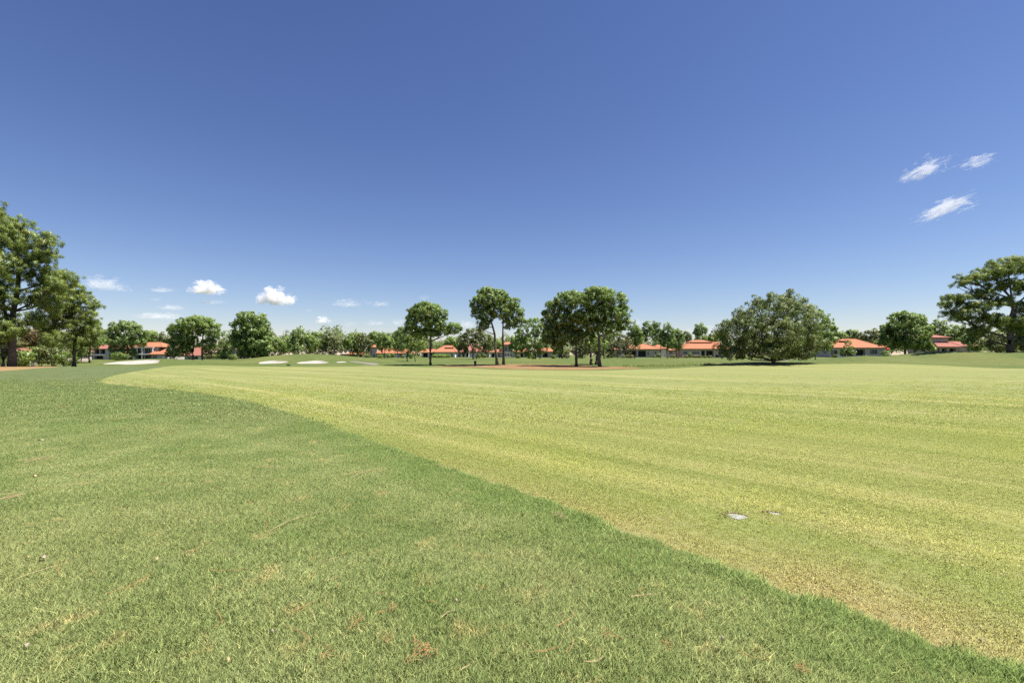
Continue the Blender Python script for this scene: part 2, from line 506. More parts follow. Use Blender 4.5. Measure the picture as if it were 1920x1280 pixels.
M['dry_leaf'] = plain('dry_leaf', (0.446, 0.299, 0.161), 0.7, 0.3, 40.0)
M['white_leaf'] = plain('bleached_leaf', (0.287, 0.235, 0.173), 0.7, 0.15, 40.0)
M['divot_sand'] = plain('divot_sand', (0.318, 0.312, 0.290), 0.95, 0.25, 60.0, 0.5, 90.0)
M['torn'] = plain('torn_turf', (0.33, 0.215, 0.13), 0.95, 0.5, 70.0, 0.6, 120.0)

# ------------------------------------------------------------------ ground: one sheet split into its regions
def smooth_closed(P, it=3, fixed=None):
    P = np.array(P, dtype=float)
    for _ in range(it):                      # Chaikin corner cutting
        Q = np.roll(P, -1, axis=0)
        P = np.stack([0.75 * P + 0.25 * Q, 0.25 * P + 0.75 * Q], axis=1).reshape(-1, 2)
    return P

def poly_sdf(poly, X, Y):
    """positive inside"""
    pad = 12.0
    lo, hi = poly.min(0) - pad, poly.max(0) + pad
    out = np.full(X.shape, -pad)
    idx = np.nonzero((X > lo[0]) & (X < hi[0]) & (Y > lo[1]) & (Y < hi[1]))[0]
    A = poly; B = np.roll(poly, -1, axis=0)
    for chunk in np.array_split(idx, max(1, len(idx) // 20000 + 1)):
        p = np.stack([X[chunk], Y[chunk]], 1)
        best = np.full(len(chunk), 1e18); inside = np.zeros(len(chunk), bool)
        for a, b in zip(A, B):
            ab = b - a
            t = np.clip(((p - a) @ ab) / max(ab @ ab, 1e-12), 0, 1)
            d = p - a - t[:, None] * ab
            best = np.minimum(best, (d * d).sum(1))
            c = (a[1] > p[:, 1]) != (b[1] > p[:, 1])
            if c.any():
                xi = a[0] + (p[:, 1] - a[1]) / (b[1] - a[1] + 1e-15) * ab[0]
                inside ^= c & (p[:, 0] < xi)
        out[chunk] = np.where(inside, 1, -1) * np.minimum(np.sqrt(best), pad)
    return out

def pix_poly(pts, it=3):
    W = [(q[0], q[1]) if len(q) == 3 else ground_at(*q) for q in pts]     # a third entry marks a point already in metres
    return smooth_closed(W, it)

FAIRWAY = pix_poly([(11, -4, 0), (4.3, 0.35, 0), (1920, 1275), (1580, 1150), (1270, 1041), (1000, 931), (760, 850), (600, 796), (520, 767), (430, 746), (350, 734),
                    (260, 726), (183, 719), (188, 712), (205, 705), (240, 698), (290, 691), (316, 686), (345, 684), (420, 685), (480, 687.5), (560, 687.5),
                    (650, 687), (720, 685.5), (800, 688), (900, 691), (1000, 694), (1100, 695), (1180, 692.8), (1230, 691.5), (1300, 688), (1400, 684),
                    (1480, 681.5), (1600, 681.5), (1700, 683), (1800, 686.5), (1920, 691.5), (120, 40, 0), (60, -25, 0)], 2)
NEAR_ROUGH = pix_poly([(40, -30, 0), (11, -3, 0), (4.9, 2.0, 0), (-5, 16, 0), (-19, 30, 0), (-31, 48, 0), (320, 682), (300, 686.5), (205, 686.5), (150, 685), (60, 692), (-100, 60, 0), (-80, -30, 0)], 2)
STRAW = pix_poly([(796, 687.5), (830, 686), (870, 685), (925, 682.5), (1000, 683), (1080, 684), (1150, 687), (1200, 689), (1208, 690.5), (1160, 691.5), (1075, 693.8), (1000, 692.5), (920, 690), (850, 688)], 2)
DIRT = pix_poly([(-60, 690), (-20, 685), (50, 684), (100, 685.5), (118, 687.5), (70, 690), (30, 694), (-30, 697)], 2)
PATH = pix_poly([(648, 676.5), (676, 677.5), (700, 680), (714, 683), (699, 684.5), (684, 681.5), (664, 678.5)], 2)
PATH2 = pix_poly([(1405, 675.2), (1440, 673.6), (1475, 674.2), (1480, 675.6), (1440, 676.4)], 2)

radii = [0.4]
while radii[-1] < 9000:
    r = radii[-1]
    if r < 20: st = max(0.06, r * 0.03)
    elif 84 < r < 124: st = 0.35
    elif r < 190: st = min(r * 0.03, 0.8)
    else: st = r * 0.04
    radii.append(r + st)
radii = np.array(radii)
ang = np.concatenate([np.arange(-58, 58, 0.2), np.arange(58, 302, 4.0)])       # degrees from +Y, clockwise
ang = np.radians(ang)
R_, A_ = np.meshgrid(radii, ang, indexing='ij')
GX, GY = (R_ * np.sin(A_)).ravel(), (R_ * np.cos(A_)).ravel()
nr, na = R_.shape
i0 = (np.arange(nr - 1)[:, None] * na + np.arange(na)[None, :]).ravel()
i1 = (np.arange(nr - 1)[:, None] * na + (np.arange(na)[None, :] + 1) % na).ravel()
T = np.concatenate([np.stack([i0, i1, i1 + na], 1), np.stack([i0, i1 + na, i0 + na], 1)])
T = np.concatenate([T, np.stack([np.full(na, len(GX)), (np.arange(na) + 1) % na, np.arange(na)], 1)])
GX = np.append(GX, 0.0); GY = np.append(GY, 0.0)
T = T[:, ::-1]                                # counter-clockwise seen from above

def split(T, X, Y, field):
    """cut the triangles along field = 0: (inside, outside, X, Y)"""
    f = field(X, Y)
    s = f[T] > 0
    k = s.sum(1)
    ins, outs = [T[k == 3]], [T[k == 0]]
    newx, newy, cache = [], [], {}
    base = len(X)
    def cut(a, b):
        key = (a, b) if a < b else (b, a)
        if key not in cache:
            a, b = key
            t = min(max(f[a] / (f[a] - f[b]), 0.001), 0.999)
            cache[key] = base + len(newx)
            newx.append(X[a] + t * (X[b] - X[a])); newy.append(Y[a] + t * (Y[b] - Y[a]))
        return cache[key]
    for lone, (one, two) in ((1, (ins, outs)), (2, (outs, ins))):
        rows = np.nonzero(k == lone)[0]
        o1, o2 = [], []
        for r in rows:
            t = T[r]
            j = int(np.nonzero(s[r] == (lone == 1))[0][0])
            a, b, c = int(t[j]), int(t[(j + 1) % 3]), int(t[(j + 2) % 3])
            p, q = cut(a, b), cut(a, c)
            o1.append((a, p, q)); o2.append((p, b, c)); o2.append((p, c, q))
        if o1:
            one.append(np.array(o1)); two.append(np.array(o2))
    return np.concatenate(ins), np.concatenate(outs), np.append(X, newx), np.append(Y, newy)

def cut_edge(X, Y):
    """the mown edge: the smooth line with the wobble of the mower"""
    f = poly_sdf(FAIRWAY, X, Y)
    w = 0.022 * np.sin(X * 3.1 + Y * 1.7) + 0.016 * np.sin(X * 7.3 - Y * 5.9 + 1) + 0.012 * np.sin(X * 13.7 + Y * 17.1 + 2)
    return f + w * np.clip((np.abs(f) < 1).astype(float), 0, 1)

def ground_piece(name, T, X, Y, mat):
    used, inv = np.unique(T.ravel(), return_inverse=True)
    V = np.stack([X[used], Y[used], H(X[used], Y[used])], 1)
    o = link(name, np_mesh(name, V, inv.reshape(-1, 3), True), mat)
    o['kind'] = 'structure'
    return o

rest = T
pieces = []
for b in BUNKERS:
    ins, rest, GX, GY = split(rest, GX, GY, lambda X, Y, b=b: bunker_field(b, X, Y))
    pieces.append(('sand_bunker', ins, 'sand', b[5]))
for nm, poly, mt in (('cart_path', PATH, 'path'), ('cart_path', PATH2, 'path'), ('pine_straw_bed', STRAW, 'straw'), ('bare_dirt', DIRT, 'dirt'),
                     ('fairway', FAIRWAY, 'fairway'), ('rough', NEAR_ROUGH, 'rough')):
    ins, rest, GX, GY = split(rest, GX, GY, lambda X, Y, p=poly, n_=nm: cut_edge(X, Y) if n_ == 'fairway' else poly_sdf(p, X, Y))
    pieces.append((nm, ins, mt, None))
pieces.append(('ground', rest, 'bank', None))
for nm, tt, mt, lab in pieces:
    o = ground_piece(nm, tt, GX, GY, M[mt])
    if lab:
        o['label'] = lab

# ------------------------------------------------------------------ foliage
def unit(a):
    return a / np.maximum(np.linalg.norm(a, axis=-1, keepdims=True), 1e-9)

def foliage(name, C, R, O, mat, parent, T=24, style='pine', spread=0.8, leaf=0.34):
    """clumps at C (n,3) with radius R and outward direction O; T leaf faces each"""
    C = np.asarray(C, float); R = np.asarray(R, float); O = np.asarray(O, float)
    n = len(C)
    d = unit(rng.normal(size=(n, T, 3)) + 0.55 * O[:, None, :] + np.array([0, 0, 0.25]))
    rad = R[:, None, None]
    u = rng.uniform(0.45, 1.0, (n, T, 1))
    ctr = C[:, None, :] + d * rad * u
    nrm = unit(d + spread * rng.normal(size=d.shape))
    nrm = np.where((nrm * d).sum(-1, keepdims=True) < 0, -nrm, nrm)
    t = unit(d + 0.5 * rng.normal(size=d.shape) - ((d * nrm).sum(-1, keepdims=True)) * nrm)
    b = unit(np.cross(nrm, t))
    if style == 'pine':
        L, W = 0.75 * rad * rng.uniform(0.7, 1.3, (n, T, 1)), 0.17 * rad
        V = np.stack([ctr - t * L * 0.55 - b * W, ctr - t * L * 0.55 + b * W, ctr + t * L * 0.75], axis=2)
        k = 3
    elif style == 'needle':
        L, W = 0.95 * rad * rng.uniform(0.7, 1.3, (n, T, 1)), 0.075 * rad
        V = np.stack([ctr - t * L * 0.5 - b * W, ctr - t * L * 0.5 + b * W, ctr + t * L * 0.6], axis=2)
        k = 3
    else:
        L = leaf * rad * rng.uniform(0.6, 1.3, (n, T, 1)); W = 0.62 * L
        V = np.stack([ctr - t * L, ctr + b * W, ctr + t * L, ctr - b * W], axis=2)
        k = 4
    g = np.cross(V[:, :, 1] - V[:, :, 0], V[:, :, 2] - V[:, :, 0])
    flip = (g * nrm).sum(-1) < 0
    V[flip] = V[flip][:, ::-1]
    shade = unit(0.40 * nrm + 0.75 * d + 0.45 * O[:, None, :])
    me = np_mesh(name, V.reshape(-1, 3), np.arange(n * T * k).reshape(-1, k))
    tint = np.clip(rng.beta(2.0, 2.2, (n, 1)) + rng.normal(0, 0.13, (n, T)), 0, 1)
    a = me.attributes.new('tint', 'FLOAT', 'POINT')
    a.data.foreach_set('value', np.repeat(tint.ravel(), k).astype(np.float32))
    set_normals(me, np.repeat(shade.reshape(-1, 3), k, axis=0))
    return link(name, me, mat, parent)

def crown_points(blobs, cover, low=0.5, thick=0.30, rag=0.10):
    """clump centres in the outer layer of a union of ellipsoids; blobs: centre (3), radii (3)"""
    Cs, Os, Ws = [], [], []
    for i, (c, r) in enumerate(blobs):
        c = np.array(c); r = np.array(r)
        area = 4 * math.pi * ((r[0] * r[1]) ** 1.6 / 3 + (r[0] * r[2]) ** 1.6 / 3 + (r[1] * r[2]) ** 1.6 / 3) ** (1 / 1.6)
        n = max(6, int(area * cover))
        d = unit(rng.normal(size=(n, 3)))
        keep = (d[:, 2] > -0.15) | (rng.random(n) < low)
        d = d[keep]
        s = 1 - thick * rng.random((len(d), 1)) ** 1.3 + rag * rng.normal(size=(len(d), 1)) * (d[:, 2:3] > -0.5)
        p = c + d * r * s
        ok = np.ones(len(d), bool)
        for j, (c2, r2) in enumerate(blobs):
            if j != i:
                q = (p - np.array(c2)) / np.array(r2)
                ok &= (q * q).sum(1) > 0.38
        p, d = p[ok], d[ok]
        Cs.append(p); Os.append(unit(d / r)); Ws.append(np.full(len(p), i))
    return np.concatenate(Cs), np.concatenate(Os), np.concatenate(Ws)

def tree(name, label, Y, trunks, blobs, mat='pine', style='pine', clump=0.42, cover=1.1, T=26, bark='bark', group=None, low=0.5, thick=0.3,
         rag=0.06, cat='tree', limbs=True, spread=0.8, kd=0.9, leaf=0.34):
    """trunks: list of (width px, [(px, py), ...]) from the ground up; blobs: (px, py, rx, ry[, dy metres]) in photo pixels at distance Y"""
    s = Y / F
    wx = lambda px: (px - 960) * s
    wz = lambda py: EYE + (HORIZON - py) * s
    bx = wx(trunks[0][1][0][0]); bz = hz(bx, Y)
    root = empty(name, (bx, Y, bz))
    tag(root, label, cat, group)
    B = []
    for b in blobs:
        dy = b[4] if len(b) > 4 else 0.0
        B.append(((wx(b[0]) - bx, dy, wz(b[1]) - bz), (b[2] * s, b[2] * s * kd, b[3] * s)))
    C, O, Wi = crown_points(B, cover / (clump * clump * math.pi), low, thick, rag)
    R = clump * rng.uniform(0.7, 1.25, len(C))
    tk, br = MB(), MB()
    tops = []
    for wpx, path in trunks:
        P = []
        for i, (px, py) in enumerate(path):
            x = wx(px) - bx
            z = (hz(wx(px), Y) - bz - 0.15) if i == 0 else wz(py) - bz
            P.append((x, 0.0, z))
        # finer, slightly crooked path
        Q = []
        m = 7
        for i in range(m + 1):
            f = i / m * (len(P) - 1); j = min(int(f), len(P) - 2); u = f - j
            p = Vector(P[j]).lerp(Vector(P[j + 1]), u)
            if 0 < i < m:
                p += Vector((random.gauss(0, 1), random.gauss(0, 1), 0)) * wpx * s * 0.16
            Q.append(p)
        r0 = wpx * s * 0.5
        Rr = [r0 * (1.0 - 0.62 * (i / m)) for i in range(m + 1)]
        Rr[0] *= 1.28
        tk.tube(Q, Rr, 8)
        tops.append((Q, r0))
    if limbs:
        for i, (c, r) in enumerate(B):
            c = Vector(c)
            Q, r0 = min(tops, key=lambda q: abs(q[0][-1].x - c.x) + abs(q[0][0].x - c.x))
            zt = c.z - 0.45 * abs(c.x - Q[-1].x) - 0.3 * r[2]
            j = min(range(len(Q)), key=lambda k: abs(Q[k].z - zt))
            a = Q[max(1, j)]
            mid = a.lerp(c, 0.55) + Vector((0, 0, -0.08 * (c - a).length))
            br.tube([a, mid, c], [r0 * 0.34, r0 * 0.24, r0 * 0.15], 5, False)
            mine = np.nonzero(Wi == i)[0]
            for q in rng.choice(mine, min(len(mine), 9), replace=False) if len(mine) else []:
                p = Vector(C[q])
                st = mid.lerp(c, random.uniform(0.2, 1.0))
                br.tube([st, st.lerp(p, 0.5) + Vector((0, 0, -0.05 * (p - st).length)), p], [r0 * 0.15, r0 * 0.10, r0 * 0.04], 4, False)
    tk.build('trunk', M[bark], root, True)
    if br.v:
        br.build('branches', M[bark], root, True)
    foliage('crown', C, R, O, M[mat], root, T, style, spread, leaf)
    return root

def bush(name, label, px, Y, w, h, mat='shrub', group=None, cat='shrub', T=22, n=None, dz=0.0, lumps=4):
    """rounded shrub w x h metres"""
    x = (px - 960) * Y / F
    z = hz(x, Y)
    root = empty(name, (x, Y, z)); tag(root, label, cat, group)
    B = [((random.uniform(-.28, .28) * w, random.uniform(-.25, .25) * w, h * random.uniform(.42, .60)), (w * random.uniform(.26, .36), w * random.uniform(.25, .34), h * random.uniform(.36, .46))) for _ in range(lumps)]
    cl = max(0.16, min(0.42, 0.16 * max(w, h)))
    C, O, Wi = crown_points(B, 1.25 / (cl * cl * math.pi), 0.7, 0.35, 0.06)
    st = MB()
    for b in B:
        st.tube([(0, 0, -0.1), tuple(b[0])], [0.05, 0.02], 5)
    st.build('stems', M['bark_grey'], root)
    foliage('foliage', C, cl * rng.uniform(.75, 1.25, len(C)), O, M[mat], root, T, 'leaf')
    return root

def palm(label, px, Y, top_py, w=0.28, frond=1.9, n=26, bark='bark_grey'):
    s = Y / F
    x = (px - 960) * s; z = hz(x, Y); top = EYE + (HORIZON - top_py) * s - z
    root = empty('cabbage_palm', (x, Y, z)); tag(root, label, 'palm')
    t = MB(); t.tube([(0, 0, -0.1), (0.05, 0, top * .5), (0, 0, top)], [w * .62, w * .5, w * .52], 8)
    t.build('trunk', M[bark], root, True)
    V, nr_, tn = [], [], []
    for k in range(n):
        a = random.uniform(0, 2 * math.pi); el = random.uniform(-0.75, 1.25)
        d = Vector((math.cos(a) * math.cos(el), math.sin(a) * math.cos(el), math.sin(el)))
        L = frond * random.uniform(.75, 1.1)
        tip0 = d * L * 0.5
        side = d.cross(Vector((0, 0, 1))).normalized()
        tint = random.random() if el > -0.4 else random.uniform(.8, 1)
        for q in range(9):                      # leaflets of the fan
            f = (q - 4) / 4
            e = (d * math.cos(f * 1.0) + side * math.sin(f * 1.0)).normalized()
            tip = tip0 + e * L * (0.62 - 0.12 * abs(f)) + Vector((0, 0, -0.18 * L * (0.4 + abs(f))))
            wv = e.cross(Vector((random.gauss(0, .3), random.gauss(0, .3), 1))).normalized() * 0.07 * L
            for p in (tip0 * 0.9 - wv, tip0 * 0.9 + wv, tip):
                V.append((p.x, p.y, p.z + top)); tn.append(tint)
                nn = (d * 0.5 + Vector((0, 0, 0.8))).normalized(); nr_.append(tuple(nn))
    me = np_mesh('fronds', np.array(V), np.arange(len(V)).reshape(-1, 3))
    a = me.attributes.new('tint', 'FLOAT', 'POINT'); a.data.foreach_set('value', np.array(tn, np.float32))
    set_normals(me, np.array(nr_))
    link('fronds', me, M['palm'], root)
    return root

# ------------------------------------------------------------------ houses
class House:
    def __init__(self, name, label, px, Y, base_py, cat='house'):
        self.Y, self.s = Y, Y / F
        self.x0 = (px - 960) * self.s
        self.z0 = EYE + (HORIZON - base_py) * self.s
        self.g = min(hz(self.x0, Y), self.z0) - 0.4 - self.z0          # how far the walls go into the ground
        self.root = empty(name, (self.x0, Y, self.z0))
        tag(self.root, label, cat)
    def X(self, px): return (px - 960) * self.s - self.x0
    def Z(self, py): return EYE + (HORIZON - py) * self.s - self.z0
    def block(self, x0, x1, top, y0=0.0, y1=11.0, op=(), mat='stucco', bottom=None, gable=None):
        """walls from px x0 to x1, openings (px0, px1, py_top, py_bottom, kind)"""
        X, Z = self.X, self.Z
        zb = self.g if bottom is None else Z(bottom)
        zt = Z(top)
        ops = [(X(o[0]), X(o[1]), max(Z(o[3]), zb), Z(o[2]), o[4]) for o in op]
        xs = sorted({X(x0), X(x1)} | {v for o in ops for v in o[:2]})
        zs = sorted({zb, zt} | {v for o in ops for v in o[2:4]})
        w = MB()
        th = 0.3
        for a, b in zip(xs, xs[1:]):
            run = None
            for c, d in zip(zs, zs[1:]):
                mx, mz = (a + b) / 2, (c + d) / 2
                hole = any(o[0] < mx < o[1] and o[2] < mz < o[3] for o in ops)
                if hole:
                    if run: w.box(a, b, y0, y0 + th, run[0], run[1]); run = None
                else:
                    run = (run[0], d) if run else (c, d)
            if run: w.box(a, b, y0, y0 + th, run[0], run[1])
        w.box(X(x0), X(x0) + th, y0 + th, y1, zb, zt)
        w.box(X(x1) - th, X(x1), y0 + th, y1, zb, zt)
        w.box(X(x0) + th, X(x1) - th, y1 - th, y1, zb, zt)
        if gable is not None:
            xm, zg = (X(x0) + X(x1)) / 2, Z(gable)
            w.raw([(X(x0), y0, zt), (X(x1), y0, zt), (xm, y0, zg), (X(x0), y0 + th, zt), (X(x1), y0 + th, zt), (xm, y0 + th, zg)],
                  [(0, 1, 2), (5, 4, 3), (1, 4, 5, 2), (0, 2, 5, 3)])
        w.build('wall', M[mat], self.root)
        for (a, b, c, d, kind) in ops:
            if kind == 'win':
                f = MB(); t = 0.09; ya, yb = y0 + 0.06, y0 + 0.16
                f.box(a, b, ya, yb, d - t, d); f.box(a, b, ya, yb, c, c + t)
                f.box(a, a + t, ya, yb, c + t, d - t); f.box(b - t, b, ya, yb, c + t, d - t)
                n = max(1, round((b - a) / 0.95))
                for i in range(1, n):
                    xm = a + (b - a) * i / n
                    f.box(xm - .035, xm + .035, ya + .01, yb - .01, c + t, d - t)
                f.box(a + t, b - t, ya + .02, yb - .02, (c + d) / 2 - .03, (c + d) / 2 + .03)
                fo = f.build('window', M['frame'], self.root)
                p = MB(); p.box(a + .02, b - .02, y0 + 0.19, y0 + 0.21, c + .02, d - .02)
                p.build('pane', M['glass'], fo)
                sl = MB(); sl.box(a - .08, b + .08, y0 - .07, y0 + .05, c - .12, c - .003)
                sl.build('sill', M['trim'], fo)
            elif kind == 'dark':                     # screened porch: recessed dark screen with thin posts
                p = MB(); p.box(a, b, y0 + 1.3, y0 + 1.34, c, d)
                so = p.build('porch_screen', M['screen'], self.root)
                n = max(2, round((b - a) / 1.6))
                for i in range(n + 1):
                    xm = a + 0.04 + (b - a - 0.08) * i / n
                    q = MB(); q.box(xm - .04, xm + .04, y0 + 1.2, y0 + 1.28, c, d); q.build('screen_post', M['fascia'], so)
                w2 = MB(); w2.box(a - .3, a, y0 + th, y0 + 1.5, c, d); w2.build('porch_wall', M[mat], self.root)
                w2 = MB(); w2.box(b, b + .3, y0 + th, y0 + 1.5, c, d); w2.build('porch_wall', M[mat], self.root)
            elif kind == 'glass':
                p = MB(); p.box(a, b, y0 + 0.8, y0 + 0.84, c, d)
                so = p.build('glass_wall', M['glass'], self.root)
                n = max(2, round((b - a) / 1.1))
                for i in range(n + 1):
                    xm = a + 0.05 + (b - a - 0.1) * i / n
                    q = MB(); q.box(xm - .05, xm + .05, y0 + .7, y0 + .78, c, d); q.build('mullion', M['frame'], so)
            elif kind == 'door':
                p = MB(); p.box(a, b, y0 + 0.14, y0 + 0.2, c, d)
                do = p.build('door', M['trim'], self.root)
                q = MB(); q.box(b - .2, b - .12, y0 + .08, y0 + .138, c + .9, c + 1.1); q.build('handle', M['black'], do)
    def roof(self, x0, x1, eave, r0, r1, ridge, y0=-0.7, y1=11.7, ry=None, mat='roof', fascia=True):
        X, Z = self.X, self.Z
        ze, zr = Z(eave), Z(ridge)
        ya, yb = ry if ry else ((y0 + y1) / 2 - .15, (y0 + y1) / 2 + .15)
        m = MB(); m.frustum(X(x0), X(x1), y0, y1, ze + .10, X(r0), X(r1), ya, yb, zr)
        ro = m.build('roof', M[mat], self.root)
        c = MB()                                   # ridge and hip caps
        E = [(X(x0), y0, ze + .12), (X(x1), y0, ze + .12)]
        Tt = [(X(r0), ya, zr + .02), (X(r1), ya, zr + .02)]
        c.tube([E[0], Tt[0]], .13, 5); c.tube([E[1], Tt[1]], .13, 5); c.tube([Tt[0], Tt[1]], .14, 5)
        c.build('ridge_cap', M[mat], ro)
        if fascia:
            f = MB(); f.box(X(x0) + .05, X(x1) - .05, y0 + .05, y1 - .05, ze - .14, ze + .097)
            f.build('fascia', M['fascia'], ro)
    def slab(self, name, x0, x1, t, b, y0, y1, mat='trim'):
        m = MB(); m.box(self.X(x0), self.X(x1), y0, y1, self.Z(b), self.Z(t)); return m.build(name, M[mat], self.root)
    def column(self, px, top, y, w=0.4, mat='trim', bottom=None):
        x = self.X(px); m = MB()
        zb = self.g if bottom is None else self.Z(bottom)
        m.box(x - w / 2, x + w / 2, y - w / 2, y + w / 2, zb, self.Z(top))
        m.box(x - w * .7, x + w * .7, y - w * .7, y + w * .7, self.Z(top), self.Z(top) + .15)
        return m.build('column', M[mat], self.root)

# far left, almost hidden
h = House('house', 'low house with a salmon roof glimpsed behind the left shrubs', 60, 120, 676)
h.block(20, 96, 660, mat='stucco_pink', op=[(40, 52, 663, 671, 'win'), (66, 80, 663, 671, 'win')])
h.roof(14, 102, 659, 45, 72, 645, mat='roof_red')
# two storey house A
h = House('house', 'grey two storey house with dull red roof and stacked dark porches, left of the bunker', 195, 205, 676)
h.block(174, 228, 654.5, op=[(176.7, 186, 655, 663.5, 'dark'), (187.5, 197, 655, 663.5, 'dark'), (176.7, 193.6, 667, 675, 'dark'), (204, 212, 656, 662, 'win'), (204, 212, 667, 674, 'win')], mat='stucco_grey')
h.roof(159, 230, 654, 172, 214, 646, mat='roof_red')
h.block(155, 174, 665, -1.5, 9, op=[(159.4, 168.3, 667, 675, 'win')], mat='stucco_grey', gable=659.6)
h.block(163, 173.9, 654.4, 2.5, 9, op=[(166, 170, 656, 661, 'win')], mat='stucco_grey', bottom=664.5)
h.roof(153.5, 176, 665, 164, 166, 659.2, -2.0, 2.2, mat='roof_red', fascia=False)
h.slab('balcony_floor', 175, 198, 663.8, 666, -0.5, -0.05, 'trim')
# two storey house B
h = House('house', 'two storey house with bright orange hip roof and white columned verandas', 280, 205, 674)
h.block(245, 297, 651.5, op=[(258, 270, 652.2, 662.3, 'glass'), (271.8, 289.6, 652.2, 662.3, 'glass'), (256, 270, 665.5, 673, 'dark'), (272.5, 289.5, 665.5, 673, 'glass'), (247, 254, 654, 661, 'win')], mat='stucco_grey')
h.roof(239, 306, 650.6, 262, 284, 641)
h.slab('balcony_floor', 255, 292, 662.6, 664.6, -1.7, -0.05, 'trim')
for px in (255.6, 271, 290.5):
    h.column(px, 664.7, -1.3, 0.42)
for px in (271, 290.5):
    h.column(px, 651.6, -1.3, 0.34, bottom=662.5)
h.slab('lintel', 255, 292, 650.9, 652, -1.6, -0.6, 'trim')
h.block(292.5, 322, 664.6, -2.5, 8, op=[(294, 303, 666, 673, 'win'), (311.5, 317, 667.8, 672, 'door')], mat='stucco_grey')
h.roof(289, 324, 664.3, 297, 302, 652, -3.2, 8.5)
h.block(232, 245, 664.5, -1, 9, op=[(236, 242, 667, 673, 'win')], mat='stucco_grey')
h.roof(229, 249, 664, 236, 240, 656, -1.6, 9.4)
# house C
h = House('house', 'low pale house with pinkish roof seen between the twin umbrella pine trunks', 366, 215, 676)
h.block(346, 388, 667, op=[(352, 358, 669, 674, 'win'), (364, 371, 668.5, 675.5, 'dark'), (378, 385, 669, 674, 'win')], mat='stucco_white')
h.roof(343, 391, 666.6, 356, 378, 650, mat='roof_red')
# house D
h = House('house', 'grey house with weathered brown roof left of the tall bushy tree', 435, 215, 675)
h.block(404, 446, 656, op=[(411, 427, 657, 665, 'dark'), (434, 440, 658, 664, 'win'), (411, 426, 667, 674.5, 'dark')], mat='stucco_grey')
h.roof(400, 462, 655.6, 420, 448, 645.6, mat='roof_brown')
h.block(446, 470, 665.4, -1.5, 8, op=[(447.5, 451, 667, 675, 'dark'), (453, 457, 667, 675, 'dark'), (459, 463, 667, 675, 'dark')], mat='stucco_pink')
h.roof(445, 472, 665, 452, 464, 657, -2.1, 8.4, mat='roof_brown')
# house E
h = House('house', 'orange roofed house with yellow wall and small tower behind the cart path', 710, 190, 674)
h.block(656, 682, 664.5, -1, 9, op=[(658.5, 665, 666, 674, 'dark'), (667, 673, 666, 674, 'dark'), (675, 680, 666, 674, 'dark')], mat='stucco_pink')
h.roof(654, 682, 664, 662, 676, 657.5, -1.6, 9.5)
h.block(682.2, 692, 657.5, 0.6, 8, op=[(685, 688.5, 661, 666, 'win')], mat='stucco_yellow')
h.block(692.2, 707, 651.5, 0, 8, op=[(694.5, 697.5, 656, 664, 'win'), (699, 703.5, 664.5, 672.5, 'win')], mat='stucco')
h.roof(690.5, 709, 651.2, 696, 704, 646.5, -0.6, 8.5)
h.block(707.2, 764, 662.8, 0, 12, op=[(709, 714, 665, 673.5, 'dark'), (716, 721, 665, 673.5, 'dark'), (732, 737, 664, 668, 'win'), (748.5, 752.5, 664, 668.5, 'win')], mat='stucco_white')
h.roof(705, 768, 662.4, 718, 754, 650, -0.7, 12.6)
# house F
h = House('house', 'white walled house with orange hip roof right of the lone pine trunk', 828, 190, 672)
h.block(790, 853, 660.6, 0, 12, op=[(793, 802, 662, 671, 'dark'), (805, 815, 662, 671, 'dark'), (836, 839.5, 662.2, 664, 'win'), (845, 849, 663, 668, 'win')], mat='stucco_white')
h.roof(812, 855, 660.2, 830, 845, 647.2, -0.7, 12.6)
h.roof(786, 814, 660.8, 796, 813, 654, -0.5, 9)
h.roof(832, 848.5, 651.6, 836, 845, 649.2, 2.4, 9, fascia=True)
# white house behind the olive tree
h = House('house', 'pale house with pinkish roofs mostly hidden behind the olive broadleaf tree', 888, 195, 673)
h.block(856, 918, 660, 0, 12, op=[(858, 864, 662, 671, 'win'), (867, 871, 662, 672.5, 'dark'), (874, 879, 662, 672.5, 'dark'), (899, 905, 662, 669, 'win'), (908, 914, 661.5, 672, 'dark')], mat='stucco_white')
h.roof(854, 920, 659.6, 872, 894, 643.5, -0.7, 12.6, mat='roof_red')
# house G
h = House('house', 'beige two storey house with orange roofs right of the two tall pines', 955, 185, 672)
h.block(943, 960, 646.6, 1.0, 9, op=[(946, 951.5, 649, 658, 'win'), (954, 957.5, 649, 657, 'win')], mat='stucco')
h.roof(940.5, 962.5, 646.2, 950, 956, 640.5, 0.2, 9.8)
h.block(942, 966, 659.3, -1.0, 0.98, op=[(946.5, 950, 662.5, 668.5, 'win'), (951.5, 955, 662.5, 668.5, 'win'), (956.5, 960, 662.5, 668.5, 'win')], mat='stucco')
h.block(966.1, 992, 660, -0.6, 9, op=[(968.5, 973, 662, 672, 'dark'), (976, 980.5, 662, 672, 'dark'), (983, 988, 662.5, 669, 'win')], mat='stucco')
h.roof(963, 995, 659.6, 974, 984, 652.5, -1.4, 9.6)
h.block(919, 941.9, 660.6, 0.4, 9, op=[(922, 927, 662.5, 671.5, 'dark'), (932, 938, 663, 669, 'win')], mat='stucco_white')
h.roof(916.5, 943, 660.2, 924, 936, 655, -0.3, 9.6)
# house G2 behind the pine group
h = House('house', 'cream house with orange roof seen through the trunks of the central pine group', 1050, 185, 672)
h.block(1002, 1068, 659.6, 0, 12, op=[(1007, 1012, 662, 670, 'win'), (1018, 1027, 661.5, 671.5, 'dark'), (1034, 1041, 662, 669, 'win'), (1047, 1062, 661.5, 671.5, 'dark')], mat='stucco')
h.roof(999, 1071, 659.2, 1016, 1050, 651.8, -0.7, 12.6)
